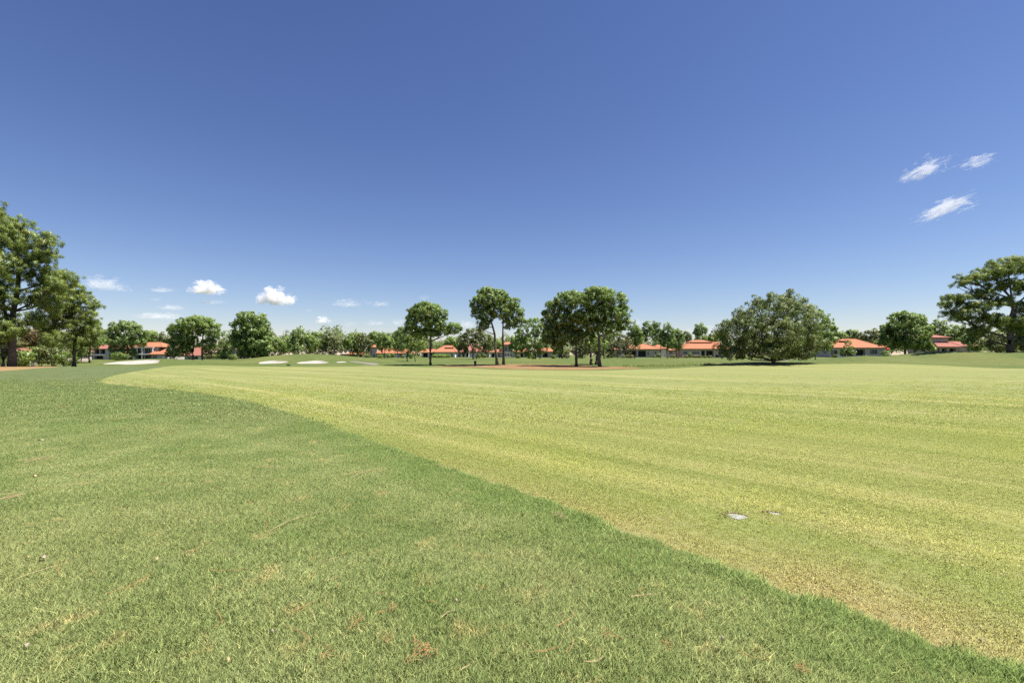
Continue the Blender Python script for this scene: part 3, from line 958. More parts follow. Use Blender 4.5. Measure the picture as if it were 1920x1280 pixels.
# house H
h = House('house', 'long beige house with two orange roofs and dark porch behind the pale leafy tree', 1200, 185, 670)
h.block(1148, 1168, 655.8, -1.2, 8, op=[(1156, 1162.5, 659, 666, 'win')], mat='stucco')
h.roof(1146.5, 1169, 655.5, 1153, 1163, 652, -1.8, 8.5)
h.block(1168.1, 1250, 655, 0, 12, op=[(1171, 1193.5, 657.4, 668.5, 'dark'), (1196.5, 1211.5, 657.4, 668.5, 'dark'), (1213.5, 1217, 659, 665.5, 'win'), (1227, 1230.3, 658.5, 665, 'win'), (1235, 1238.5, 658, 660.8, 'win'), (1242.5, 1247, 659.5, 669, 'door')], mat='stucco')  # white door panel stands in for a sunlit wall piece, brightness put into colour
h.roof(1165, 1242, 654.6, 1192, 1214, 643.6, -0.7, 12.6)
h.roof(1228, 1254, 653.4, 1242, 1249, 645.6, 1.0, 12, fascia=False)
h.block(1250.2, 1268, 657, 1.5, 10, op=[(1256.5, 1263.5, 658, 664.5, 'win')], mat='stucco_pink')
h.roof(1249, 1270, 656.6, 1255, 1266, 653.2, 0.9, 10.4)
# house I
h = House('house', 'beige house with broad orange roof and raised cupola roof, left of the oak', 1322, 185, 668)
h.block(1279.6, 1372, 654.9, 0, 13, op=[(1281, 1289, 658.6, 664.2, 'win'), (1298, 1311.5, 658.6, 664.2, 'win'), (1315.3, 1322, 657.2, 667, 'dark'), (1324.2, 1337.8, 657.2, 667, 'dark'), (1347, 1351, 657, 667, 'win'), (1352.5, 1360, 657, 667, 'glass'), (1361.5, 1366, 657, 667, 'win')], mat='stucco')
h.roof(1276.5, 1373, 654.2, 1302, 1343, 641.9, -0.8, 13.8, ry=(4.2, 8.8))
h.block(1304, 1340, 641.2, 4.5, 8.5, mat='fascia', bottom=642.6)
h.roof(1301.5, 1342.5, 641.2, 1310.5, 1331, 636.6, 3.6, 9.4)
h.roof(1340, 1374, 648.5, 1348, 1364, 640, 5, 13)
# house J
h = House('house', 'grey walled house with wide orange roof behind the small mound and the flag', 1612, 185, 668)
h.block(1555, 1656, 652.6, 0, 13, op=[(1557.5, 1570, 656.5, 665.5, 'glass'), (1575.5, 1601.5, 655, 667, 'dark'), (1605.2, 1622.5, 655.2, 666, 'dark'), (1630, 1645.5, 655.2, 664, 'win')], mat='stucco_grey')
h.roof(1556, 1659, 652, 1602, 1626, 634.2, -0.8, 13.8)
h.roof(1586, 1606, 638.8, 1594, 1602, 635.6, 3.2, 9.2)
h.roof(1564, 1584, 644.2, 1570, 1578, 640, 7, 14)
h.block(1656.2, 1671, 650, 2.5, 11, op=[(1660, 1666, 654, 662, 'win')], mat='stucco_grey')
h.roof(1650, 1674, 649.4, 1656, 1661, 645, 1.8, 11.6)
# house K
h = House('house', 'pinkish two storey house with dull red roofs between the round tree and the right pine', 1772, 170, 662)
h.block(1750, 1788, 633, 2.2, 11, op=[(1753, 1757.5, 635, 641, 'win'), (1761, 1763, 634.5, 639, 'win'), (1766, 1767.5, 634.5, 639, 'win')], mat='stucco_pink')
h.roof(1746, 1791, 632.6, 1754, 1783, 626.6, 1.4, 11.8, mat='roof_red')
h.block(1755, 1797, 651, 0, 2.18, op=[(1758, 1762, 653.2, 661, 'dark'), (1766, 1776, 653.2, 661, 'dark'), (1780, 1793, 653.2, 661, 'dark')], mat='stucco_pink')
h.roof(1752, 1800, 650.4, 1760, 1791, 641.4, -1.2, 2.9, ry=(1.9, 2.2), mat='roof_red')
h.block(1797.2, 1850, 649, 3, 11, op=[(1806, 1814, 652, 658, 'win')], mat='stucco_pink')
h.roof(1795, 1853, 648.6, 1806, 1842, 639, 2.2, 11.8, mat='roof_red')

# ------------------------------------------------------------------ trees: the big ones first
tree('pine_tree', 'tallest pine at the left edge, thick straight trunk beside the dirt patch', 56,
     [(11.5, [(22, 686), (25, 610), (32, 520), (40, 430)]), (6, [(25, 600), (0, 520), (-20, 450)])],
     [(52, 462, 46, 42), (80, 478, 28, 34), (20, 428, 34, 26), (-4, 400, 16, 16), (-30, 450, 44, 60), (92, 455, 14, 16), (26, 510, 56, 26, -2), (66, 520, 34, 24, 1.5),
      (-30, 545, 50, 46), (20, 560, 46, 32, -2.4), (66, 566, 38, 26, 1), (22, 612, 40, 24, -1.8), (-24, 610, 36, 34), (62, 600, 22, 14), (104, 536, 20, 15), (20, 634, 30, 14, -2.4), (44, 622, 20, 12, -1)],
     'pine_near', 'needle', 0.36, 1.05, 60, thick=0.7, rag=0.12, low=0.75)
tree('pine_tree', 'leaning pine with a slim dark trunk, right of the tallest left pine', 64,
     [(7, [(139, 683), (141, 625), (134, 570), (122, 520)])],
     [(124, 524, 25, 16), (104, 548, 30, 20), (140, 552, 28, 22), (158, 575, 24, 20), (172, 596, 18, 18), (118, 590, 34, 22), (152, 612, 30, 20), (176, 626, 15, 16), (92, 612, 28, 15), (130, 638, 24, 18, -1.5), (160, 640, 22, 14)],
     'pine_near', 'needle', 0.34, 1.05, 56, thick=0.65, rag=0.1, low=0.7)
tree('pine_tree', 'young pine with a pencil thin trunk in front of the grey two storey house', 92,
     [(3.2, [(168, 680), (169, 640), (172, 600)])],
     [(172, 612, 17, 16), (182, 632, 12, 12), (162, 634, 15, 12), (176, 648, 14, 8)], 'pine', 'pine', 0.40, 0.7, 30, thick=0.6)
tree('pine_tree', 'dark umbrella pine shading the left end of the two storey orange roofed house', 150,
     [(4.5, [(240, 678), (239, 650), (236, 622)])],
     [(236, 616, 26, 13), (214, 626, 15, 12), (258, 628, 16, 12), (230, 640, 26, 12), (262, 642, 12, 7), (222, 656, 15, 16), (240, 664, 14, 12)], 'pine_deep', 'pine', 0.60, 1.4, 30, thick=0.5)
tree('pine_tree', 'broad umbrella pine with two dark trunks left of the bushy tall tree', 118,
     [(5, [(362, 679), (362, 640), (360, 615)]), (4.2, [(379, 679), (380, 640), (381, 616)])],
     [(364, 612, 34, 17), (338, 622, 20, 16), (392, 618, 20, 16), (372, 603, 24, 10), (346, 634, 20, 12), (398, 630, 13, 9), (332, 648, 15, 20), (350, 652, 12, 14), (388, 646, 16, 10)], 'pine', 'pine', 0.55, 1.45, 32, thick=0.45)
tree('broadleaf_tree', 'tall bushy tree with rounded top standing left of the raised green', 112,
     [(5, [(473, 674), (472, 640), (470, 605)]), (3, [(478, 674), (484, 640), (486, 615)])],
     [(470, 598, 25, 14), (452, 612, 17, 14), (488, 610, 17, 14), (470, 622, 30, 16), (498, 624, 11, 10), (446, 636, 14, 14), (476, 644, 32, 16), (456, 654, 18, 14), (494, 656, 15, 14), (474, 664, 22, 10)],
     'pine', 'leaf', 0.60, 1.4, 34, thick=0.55)
tree('broadleaf_tree', 'small lighter tree filling the gap left of the tall bushy tree', 150,
     [(3, [(430, 678), (430, 650)])], [(430, 634, 18, 13), (418, 642, 10, 9), (438, 648, 13, 14), (424, 655, 12, 8)], 'broad', 'leaf', 0.6, 0.95, 26)
# centre
tree('pine_tree', 'lone pine with umbrella crown and side bough, left end of the straw bed', 86,
     [(6, [(807, 684), (807, 650), (805, 615), (800, 590)])],
     [(800, 587, 32, 16), (778, 594, 17, 12), (824, 594, 17, 13), (800, 575, 20, 6), (792, 608, 28, 15), (815, 612, 22, 12), (774, 612, 14, 12), (850, 616, 15, 11), (834, 622, 12, 8), (800, 626, 26, 8), (766, 622, 10, 8)],
     'pine', 'pine', 0.40, 1.5, 32, thick=0.45)
tree('broadleaf_tree', 'dark leafy tree directly left of the lone pine', 120,
     [(3.5, [(764, 678), (765, 650), (766, 630)])], [(764, 624, 20, 13), (752, 634, 13, 14), (776, 636, 15, 14), (762, 650, 20, 14), (750, 656, 9, 9)], 'pine_deep', 'leaf', 0.55, 1.0, 30)
tree('broadleaf_tree', 'bright lime green young tree in front of the dark leafy tree', 112,
     [(2, [(778, 680), (778, 655)])], [(780, 638, 15, 10), (772, 648, 11, 8), (790, 650, 10, 9), (780, 658, 13, 8)], 'broad_lime', 'leaf', 0.45, 0.9, 24)
tree('pine_tree', 'left one of the two tall slender pines on the straw bed, leaning trunk', 84,
     [(6, [(932, 683), (929, 650), (926, 618), (920, 590)])],
     [(920, 562, 28, 18), (900, 572, 20, 16), (934, 556, 20, 12), (912, 590, 22, 13), (896, 590, 13, 10), (936, 582, 20, 16), (908, 608, 14, 7), (916, 548, 18, 6), (902, 614, 8, 5)],
     'pine', 'pine', 0.40, 1.5, 32, thick=0.45)
tree('pine_tree', 'right one of the two tall slender pines on the straw bed, straight trunk', 85,
     [(5, [(944, 682), (943, 650), (943, 618), (944, 590)])],
     [(954, 572, 17, 13), (966, 586, 16, 14), (950, 592, 16, 13), (972, 602, 13, 10), (956, 608, 14, 9), (964, 566, 9, 8)], 'pine', 'pine', 0.40, 1.4, 32, thick=0.5)
tree('pine_tree', 'biggest pine of the central group, wide domed crown over a bare trunk', 78,
     [(7, [(1125, 688), (1124, 655), (1122, 622), (1120, 590)])],
     [(1120, 562, 34, 22), (1092, 572, 24, 20), (1150, 568, 26, 20), (1120, 548, 24, 9), (1165, 590, 18, 16), (1138, 592, 34, 16), (1100, 594, 26, 14), (1172, 608, 12, 11), (1140, 614, 30, 10), (1112, 610, 20, 9)],
     'pine', 'pine', 0.42, 1.5, 34, thick=0.45)
tree('pine_tree', 'dense dark pine on the left side of the central group', 81,
     [(6, [(1081, 686), (1080, 655), (1078, 620), (1072, 590)])],
     [(1060, 568, 26, 18), (1040, 580, 20, 17), (1072, 556, 20, 9), (1030, 596, 16, 14), (1054, 602, 28, 18), (1082, 608, 24, 18), (1036, 622, 20, 15), (1062, 632, 28, 17), (1094, 630, 20, 16), (1030, 640, 13, 10)],
     'pine_deep', 'pine', 0.42, 1.5, 34, thick=0.5)
tree('pine_tree', 'slim pine behind the central group with its own straight trunk', 104,
     [(4.6, [(1054, 677), (1054, 650), (1053, 620)])], [(1050, 618, 22, 16), (1030, 630, 15, 12), (1068, 634, 16, 14)], 'pine_deep', 'pine', 0.5, 0.9, 26)
tree('oak_tree', 'stout forked oak in the shade of the central pine group', 84,
     [(6, [(1110, 685), (1108, 665), (1104, 648)]), (5.5, [(1117, 685), (1119, 665), (1123, 648)])],
     [(1108, 640, 18, 12), (1124, 646, 16, 10), (1096, 650, 13, 8)], 'broad', 'leaf', 0.45, 0.75, 28, bark='bark')
tree('pine_tree', 'short dark trunked pine standing behind the biggest central pine', 108,
     [(4, [(1132, 677), (1132, 655), (1133, 635)])], [(1134, 628, 20, 14), (1150, 622, 14, 12)], 'pine_deep', 'pine', 0.5, 0.8, 26)
tree('broadleaf_tree', 'pale leafy tree under the right edge of the biggest central pine', 118,
     [(2.4, [(1158, 678), (1158, 655)])], [(1150, 636, 20, 13), (1168, 642, 17, 14), (1140, 650, 15, 11), (1178, 654, 12, 10), (1158, 658, 18, 9)], 'pale', 'leaf', 0.42, 0.85, 28, bark='bark_grey')
tree('broadleaf_tree', 'large mid green broadleaf tree between the tall pines and the central group', 140,
     [(3.5, [(1004, 674), (1004, 650)]), (2.5, [(1012, 674), (1014, 650)])],
     [(1000, 612, 20, 14), (985, 624, 18, 15), (1016, 626, 17, 16), (998, 640, 26, 16), (976, 644, 14, 13), (1016, 650, 15, 12), (996, 656, 20, 10)], 'broad', 'leaf', 0.6, 0.95, 30)
tree('broadleaf_tree', 'olive toned tree with drooping crown between the lone pine and the tall pines', 150,
     [(3.2, [(888, 674), (886, 655), (880, 640)]), (2.6, [(893, 674), (898, 655)])],
     [(888, 630, 20, 14), (872, 640, 15, 14), (904, 636, 18, 14), (890, 648, 26, 14), (914, 650, 12, 13), (868, 656, 10, 9)], 'broad_olive', 'leaf', 0.55, 1.45, 32, bark='bark_grey')
tree('bare_trunk', 'pale bare trunk standing in front of the olive toned tree', 140,
     [(1.7, [(879, 672), (879, 655), (879, 638)])], [(879, 637, 3.5, 2.5)], 'pale', 'leaf', 0.25, 0.5, 10, bark='bark_pale', limbs=False)
# the oak on the right
tree('oak_tree', 'big round oak with low skirted crown and short leaning trunk on the lawn', 74,
     [(7.5, [(1451, 678), (1448, 667), (1442, 650), (1436, 620)])],
     [(1450, 590, 52, 32), (1415, 606, 40, 30), (1490, 602, 44, 32), (1460, 568, 36, 14), (1378, 622, 34, 28), (1516, 626, 28, 27), (1440, 630, 58, 32, -1.5), (1490, 640, 46, 26, 1), (1370, 646, 26, 20), (1400, 652, 36, 18, -1), (1470, 655, 40, 14), (1530, 644, 16, 16), (1352, 618, 13, 14), (1375, 662, 24, 9), (1430, 663, 30, 8, -2.5), (1500, 664, 30, 8), (1400, 600, 14, 22), (1500, 585, 12, 14), (1446, 556, 5, 5), (1482, 552, 5, 6), (1420, 566, 6, 5), (1392, 586, 6, 6), (1506, 566, 6, 6), (1372, 600, 5, 5)],
     'oak', 'leaf', 0.55, 1.25, 80, thick=0.5, rag=0.13, low=0.8, bark='bark', leaf=0.17)
tree('broadleaf_tree', 'yellowish green tree peeking out behind the right side of the big oak', 108,
     [(4, [(1530, 676), (1530, 650)])], [(1530, 602, 24, 20), (1546, 618, 20, 18), (1524, 626, 28, 18), (1552, 640, 15, 15), (1530, 648, 26, 16)], 'broad', 'leaf', 0.5, 1.0, 32)
tree('broadleaf_tree', 'round crowned tree with two trunks behind the right mound', 112,
     [(5, [(1697, 668), (1697, 645), (1694, 622)]), (4, [(1716, 668), (1714, 645), (1712, 620)])],
     [(1692, 606, 26, 19), (1718, 602, 18, 14), (1672, 622, 20, 17), (1700, 624, 34, 16), (1728, 622, 18, 16), (1666, 640, 15, 13), (1732, 642, 16, 13), (1702, 644, 30, 14), (1738, 654, 11, 9), (1690, 592, 14, 6)], 'pine', 'pine', 0.55, 1.5, 34, thick=0.5)
tree('pine_tree', 'large spreading pine on the right mound with layered boughs', 76,
     [(10.5, [(1895, 661), (1894, 630), (1893, 595), (1897, 560)]), (5, [(1894, 600), (1905, 572), (1935, 545)])],
     [(1890, 500, 34, 18), (1860, 514, 28, 13), (1922, 498, 30, 20), (1824, 524, 26, 10), (1800, 532, 14, 6), (1880, 535, 30, 12), (1840, 552, 26, 9), (1795, 560, 26, 9), (1772, 572, 15, 7), (1830, 574, 34, 9), (1876, 566, 24, 9),
      (1800, 590, 30, 11), (1850, 600, 32, 13), (1890, 606, 26, 13), (1930, 540, 28, 18), (1935, 580, 30, 18), (1920, 615, 22, 14), (1835, 622, 24, 11), (1960, 520, 26, 24), (1970, 570, 24, 22)],
     'pine_near', 'needle', 0.36, 1.1, 60, thick=0.7, rag=0.12, low=0.6)

# ------------------------------------------------------------------ trees along and behind the houses
BG = [  # label, kind, Y, px, top, half width, bottom of crown, material
    ('low leafy tree behind the shrubs at the far left edge', 'leaf', 96, -6, 612, 30, 660, 'broad_olive'),
    ('rust tinged small tree between the two left pine trunks', 'leaf', 84, 62, 618, 26, 656, 'rust'),
    ('grey green leafy tree filling the gap left of the slim leaning pine', 'leaf', 82, 98, 614, 26, 672, 'broad_olive'),
    ('mid green tree behind the slim leaning pine', 'leaf', 110, 124, 622, 26, 672, 'broad'),
    ('thin leafy tree just right of the slim leaning pine trunk', 'leaf', 115, 152, 640, 14, 672, 'broad'),
    ('leafy tree over the roof of the grey two storey house', 'leaf', 225, 196, 636, 18, 655, 'broad'),
    ('tree rising behind the peak of the bright orange hip roof', 'pine', 250, 283, 620, 24, 652, 'broad'),
    ('tree behind the right corner of the bright orange hip roof', 'leaf', 248, 312, 624, 18, 662, 'broad_olive'),
    ('pale feathery tree right of the two storey orange roofed house', 'leaf', 200, 326, 648, 14, 672, 'pale'),
    ('pale bushy tree between the umbrella pine and the brown roofed house', 'leaf', 180, 396, 648, 15, 674, 'pale'),
    ('dark tree just right of the tall bushy tree', 'leaf', 190, 516, 632, 24, 668, 'broad'),
    ('flat topped dark tree behind the crest of the raised green', 'leaf', 215, 534, 630, 20, 664, 'pine_deep'),
    ('large rounded tree rising over the middle of the raised green', 'leaf', 178, 565, 616, 28, 668, 'broad'),
    ('second rounded tree right of the large one behind the raised green', 'leaf', 190, 598, 622, 22, 668, 'broad'),
    ('olive brown tree behind the right shoulder of the raised green', 'leaf', 185, 622, 622, 22, 670, 'broad_olive'),
    ('tree with dark trunk at the right foot of the raised green', 'leaf', 165, 660, 626, 22, 666, 'broad'),
    ('tree with dark trunk left of the yellow walled house', 'leaf', 165, 680, 624, 20, 664, 'broad_olive'),
    ('slim pine over the small tower of the yellow walled house', 'pine', 225, 704, 622, 18, 652, 'broad'),
    ('dark trunked pine in front of the white wall left of the lone pine', 'pine', 160, 722, 624, 18, 662, 'broad'),
    ('dark trunked pine nearest the left edge of the dark leafy tree', 'pine', 165, 746, 622, 17, 662, 'broad'),
    ('tree behind the roof of the house right of the lone pine', 'leaf', 240, 848, 632, 22, 660, 'broad'),
    ('tree behind the two tall pines, beside the olive toned tree', 'leaf', 225, 930, 636, 16, 662, 'broad'),
    ('tree overlapping the upper floor of the beige two storey house', 'leaf', 165, 968, 628, 15, 664, 'broad'),
    ('leafy tree hiding the right end of the cream house behind the central group', 'leaf', 150, 1050, 638, 16, 668, 'broad'),
    ('bushy tree behind the forked oak of the central group', 'leaf', 152, 1092, 640, 20, 670, 'broad_olive'),
    ('small leafy tree behind the right trunks of the central group', 'leaf', 158, 1122, 642, 15, 670, 'broad'),
    ('bushy pine left of the dark porch house and right of the pale leafy tree', 'pine', 160, 1190, 606, 17, 656, 'broad'),
    ('tall open pine rising behind the dark porch house', 'pine', 235, 1214, 603, 13, 640, 'pine_deep'),
    ('second tall open pine rising behind the dark porch house', 'pine', 238, 1229, 603, 11, 640, 'pine_deep'),
    ('dense feathery pine in front of the gap between two orange roofs', 'pine', 150, 1252, 606, 18, 660, 'pine'),
    ('feathery pine leaning over the left edge of the cupola house', 'pine', 160, 1270, 616, 14, 656, 'pine'),
    ('small round topped pine behind the left slope of the cupola roof', 'pine', 250, 1287, 622, 11, 644, 'broad_olive'),
    ('tall bushy tree directly behind the cupola roof', 'leaf', 235, 1313, 605, 14, 645, 'broad'),
    ('low tree behind the right slope of the cupola roof', 'leaf', 245, 1336, 626, 16, 646, 'broad_lime'),
    ('thin wispy pine right of the cupola roof beside the big oak', 'pine', 200, 1357, 615, 10, 642, 'broad'),
    ('leafy tree behind the left roof of the grey walled house', 'leaf', 230, 1572, 622, 18, 650, 'broad'),
    ('open topped pine behind the grey walled house', 'pine', 240, 1598, 617, 13, 640, 'pine_deep'),
    ('broad tree behind the ridge of the grey walled house', 'leaf', 235, 1630, 619, 22, 650, 'broad_olive'),
    ('dark tree left of the round crowned tree over the roof edge', 'leaf', 200, 1656, 630, 14, 660, 'broad'),
    ('dark rounded tree between the round crowned tree and the pink house', 'leaf', 195, 1758, 600, 20, 650, 'pine_deep'),
    ('tree behind the pink house under the right pine', 'leaf', 200, 1795, 606, 24, 650, 'broad'),
    ('dark shaded tree below the boughs of the right pine', 'leaf', 125, 1826, 612, 24, 660, 'pine_deep'),
    ('leafy tree just left of the right pine trunk', 'leaf', 120, 1866, 622, 24, 662, 'broad_olive'),
    ('tall dim tree closing the gap behind the right pine trunk', 'leaf', 150, 1888, 606, 26, 664, 'broad'),
    ('leafy tree beyond the right edge boughs, low in the corner', 'leaf', 145, 1946, 604, 26, 664, 'broad'),
    ('dim tree behind the rust tinged small tree on the left', 'leaf', 135, 78, 604, 26, 662, 'broad'),
    ('dim tree behind the thick trunk of the tallest left pine', 'leaf', 132, 22, 606, 28, 664, 'broad'),
    ('leafy tree at the right edge behind the right pine trunk', 'leaf', 118, 1922, 600, 30, 662, 'broad_olive'),
]
for (lab, st, Y, px, top, hw, bot, mt) in BG:
    s = Y / F
    hgt = bot - top
    bl = [(px + random.uniform(-.15, .15) * hw, top + hgt * .27, hw * .62, hgt * .27)]
    for i in range(6):
        a = i / 6 * 2 * math.pi + random.uniform(-.4, .4)
        bl.append((px + hw * .52 * math.cos(a), top + hgt * (.56 + .20 * math.sin(a)) + random.uniform(-2, 2), hw * random.uniform(.38, .52), hgt * random.uniform(.17, .25), hw * s * .4 * math.sin(a * 2 + 1)))
    bl.append((px, top + hgt * .62, hw * .68, hgt * .34))
    cl = max(0.40, 0.0042 * Y) * (0.85 if st == 'pine' else 1)
    nm = 'pine_tree' if st == 'pine' else 'broadleaf_tree'
    base = HORIZON + (EYE - hz((px - 960) * s, Y)) / s
    tree(nm, lab, Y, [(max(1.6, 0.32 / s), [(px, base), (px + random.uniform(-2, 2), (bot + base) / 2), (px + random.uniform(-3, 3), top + hgt * .4)])], bl, mt, st, cl, 1.35, 26,
         thick=0.55, rag=0.09, bark='bark' if st == 'pine' else 'bark_grey')

# far wood: reads as one mass behind the houses
Cs, Os = [], []
for k in range(620):
    px = rng.uniform(-160, 2080); Y = rng.uniform(262, 330)
    x = (px - 960) * Y / F
    low = 6.0 + 2.2 * math.sin(px * 0.013) + 1.6 * math.sin(px * 0.041 + 1)
    top = low + rng.uniform(2.6, 6.4) + (2.0 if 480 < px < 780 else 0) + (1.5 if px > 1740 or px < 200 else 0)
    z = hz(x, Y); w = rng.uniform(2.2, 3.8)
    n = 44
    d = unit(rng.normal(size=(n, 3)))
    c = np.array([x, Y, z + top * .62])
    Cs.append(c + d * np.array([w, w, top * .40]) * rng.uniform(.7, 1.05, (n, 1))); Os.append(d)
Cs, Os = np.concatenate(Cs), np.concatenate(Os)
o = foliage('distant_woods', Cs, rng.uniform(.8, 1.3, len(Cs)), Os, M['wood_far'], None, 9, 'leaf')
o['label'] = 'dark green wood closing the view behind the houses'
o['kind'] = 'stuff'

# ------------------------------------------------------------------ palms, shrubs, hedges
palm('cabbage palm with grey trunk at the far left edge beside the thick pine', 6, 58, 652, 0.42, 1.7)
palm('yellowing cabbage palm just right of the thick left pine trunk', 36, 70, 655, 0.40, 2.0)
palm('cabbage palm between the two orange roofs left of the cupola house', 1273, 172, 652, 0.35, 2.0, bark='bark')
palm('cabbage palm in front of the right slope of the cupola roof', 1353, 170, 642, 0.32, 2.3, bark='bark')
palm('cabbage palm beside the right wing of the two storey orange roofed house', 320, 196, 652, 0.35, 2.3)
for lab, px, Y, w, h_, mt in [
    ('dark rounded bush right of the thick left pine trunk', 41, 68, 2.6, 2.1, 'shrub'),
    ('tall leafy bush in the middle of the left shrubbery', 76, 72, 4.0, 3.3, 'shrub'),
    ('grey green bush right of the middle of the left shrubbery', 98, 72, 3.0, 3.2, 'broad_olive'),
    ('dark rounded bush touching the slim leaning pine trunk', 120, 70, 2.4, 2.2, 'shrub'),
    ('bush at the far left edge behind the palm trunk', 0, 74, 3.0, 2.6, 'shrub'),
    ('bush at the left end of the wide left bunker', 222, 140, 4.4, 2.2, 'shrub'),
    ('small bush above the wide left bunker', 242, 145, 3.0, 1.6, 'broad_olive'),
    ('large rounded bush in front of the brown roofed house', 421, 150, 4.2, 3.3, 'shrub'),
    ('small bush at the foot of the tall bushy tree', 440, 140, 2.6, 1.4, 'shrub'),
    ('lime bush between the twin umbrella pine trunks', 385, 160, 1.8, 1.3, 'shrub_lime'),
    ('green bush right of the umbrella pine, beside the pale bushy tree', 405, 170, 2.2, 1.6, 'shrub'),
    ('low brownish bush at the right foot of the raised green', 645, 165, 3.6, 1.3, 'broad_olive'),
    ('light green bush in front of the low porch beside the cart path', 669, 168, 2.8, 1.5, 'shrub_lime'),
    ('dark bush below the yellow wall', 687, 178, 2.2, 1.5, 'shrub'),
    ('low green bush beside the cart path end', 712, 172, 2.6, 1.0, 'shrub'),
    ('bush against the long white wall left of the lone pine', 726, 180, 2.2, 1.4, 'shrub'),
    ('second bush against the long white wall left of the lone pine', 737, 182, 1.8, 1.5, 'shrub'),
    ('bush under the window of the long white wall', 754, 180, 2.0, 0.9, 'broad_olive'),
    ('dense bush at the foot of the dark leafy tree', 769, 160, 2.4, 1.8, 'shrub'),
    ('bush below the olive toned tree, right of the pale bare trunk', 896, 170, 2.2, 1.3, 'shrub_lime'),
    ('round bush below the right side of the olive toned tree', 909, 172, 2.0, 1.3, 'shrub_lime'),
    ('lime bush in front of the three windows of the beige two storey house', 970, 172, 2.0, 1.1, 'shrub_lime'),
    ('bright lime bush left of the central pine group', 1001, 150, 1.7, 1.3, 'shrub_lime'),
    ('dark bush behind the trunks of the central pine group', 992, 160, 2.6, 1.8, 'shrub'),
    ('green bush between the left trunks of the central pine group', 1038, 160, 2.4, 1.1, 'shrub_lime'),
    ('low bush between the middle trunks of the central pine group', 1062, 160, 2.2, 1.2, 'pale'),
    ('pale flowering bush between the forked oak and the dense dark pine', 1090, 160, 2.6, 1.2, 'pale'),
    ('bush right of the biggest central pine trunk', 1141, 165, 2.6, 2.2, 'shrub_lime'),
    ('dark bush left of the dark porch', 1150, 172, 1.8, 1.5, 'shrub'),
    ('pale grasses in front of the dark porch', 1180, 174, 3.4, 1.0, 'pale'),
    ('grey low bush left of the porch column', 1168, 174, 2.0, 0.9, 'broad_olive'),
    ('dark rounded bush against the right wall of the dark porch house', 1236, 178, 1.6, 1.6, 'shrub'),
    ('low bush below the small window of the dark porch house', 1226, 178, 1.8, 0.7, 'broad_olive'),
    ('green bush between the dark porch house and the cupola house', 1262, 176, 1.8, 0.9, 'shrub_lime'),
    ('tall bush between the two left windows of the cupola house', 1293, 180, 1.3, 1.7, 'shrub'),
    ('clipped yellow green bush left of the dark doors of the cupola house', 1311, 174, 1.6, 0.8, 'shrub_lime'),
    ('clipped round bush before the left dark door of the cupola house', 1321, 174, 1.5, 0.8, 'shrub_lime'),
    ('clipped round bush before the wide dark door of the cupola house', 1330, 174, 1.7, 0.9, 'shrub_lime'),
    ('low brownish planting under the wide window of the cupola house', 1302, 178, 2.6, 0.8, 'rust'),
    ('low planting under the left window of the cupola house', 1284, 178, 2.2, 0.7, 'rust'),
    ('bush under the left skirt of the big oak', 1388, 150, 3.0, 1.2, 'shrub'),
    ('brownish planting seen under the middle of the big oak', 1420, 160, 4.0, 1.6, 'rust'),
    ('lime bush before the left glass wall of the grey walled house', 1566, 168, 1.5, 1.4, 'shrub_lime'),
    ('lime bush on the crest of the small mound', 1624, 150, 2.0, 1.0, 'shrub_lime'),
    ('dark bush behind the flag at the wall corner', 1662, 165, 3.0, 2.6, 'shrub'),
    ('bright bush below the round crowned tree', 1690, 150, 2.4, 1.5, 'shrub_lime'),
    ('dark bush left of the right pine trunk on the mound', 1850, 100, 3.6, 2.3, 'shrub'),
    ('bush right of the right pine trunk on the mound', 1914, 98, 3.2, 2.4, 'broad_olive'),
]:
    bush('shrub', lab, px, Y, w, h_, mt, T=20)
bush('hedge', 'long clipped hedge along the white wall right of the lone pine', 828, 176, 6.5, 1.0, 'shrub', cat='hedge', lumps=9)
tree('conifer', 'small dark conical tree in front of the porch of the grey walled house', 160, [(1.6, [(1590, 668), (1590, 655)])],
     [(1590, 645, 5, 6), (1590, 653, 9, 6), (1590, 660, 13, 6)], 'shrub', 'leaf', 0.42, 1.0, 24, cat='tree')

# weeds along the fairway edge right of the straw bed (nobody could count them)
def ray_strip(pts, n, spread):
    out = []
    for _ in range(n):
        k = random.random() * (len(pts) - 1); i = min(int(k), len(pts) - 2); u = k - i
        out.append((pts[i][0] + (pts[i + 1][0] - pts[i][0]) * u, pts[i][1] + (pts[i + 1][1] - pts[i][1]) * u + random.uniform(-spread, spread)))
    return [ground_at(*p) for p in out]
W = ray_strip([(1168, 687), (1210, 686.5), (1255, 686), (1300, 684.5), (1340, 683.5)], 260, 1.6)
C = np.array([(x, y, hz(x, y) + 0.06) for x, y in W])
o = foliage('tall_weeds', C, rng.uniform(.12, .26, len(C)), np.tile([0, 0, 1.0], (len(C), 1)), M['shrub_lime'], None, 18, 'needle')
o['label'] = 'strip of uncut yellow green weeds right of the straw bed'; o['kind'] = 'stuff'

# ------------------------------------------------------------------ small things on the course
x, y = (891 - 960) * 82 / F, 82.0
z = hz(x, y)
t = empty('litter_bin', (x, y, z)); tag(t, 'dark blue litter bin standing beside the straw bed between the pines', 'bin')
b = MB(); b.frustum(-.17, .17, -.17, .17, -.02, -.21, .21, -.21, .21, .78); b.build('body', M['bin'], t)
b = MB(); b.box(-.23, .23, -.23, .23, .785, .84); b.frustum(-.22, .22, -.22, .22, .842, -.1, .1, -.1, .1, .93); b.build('lid', M['bin'], t)

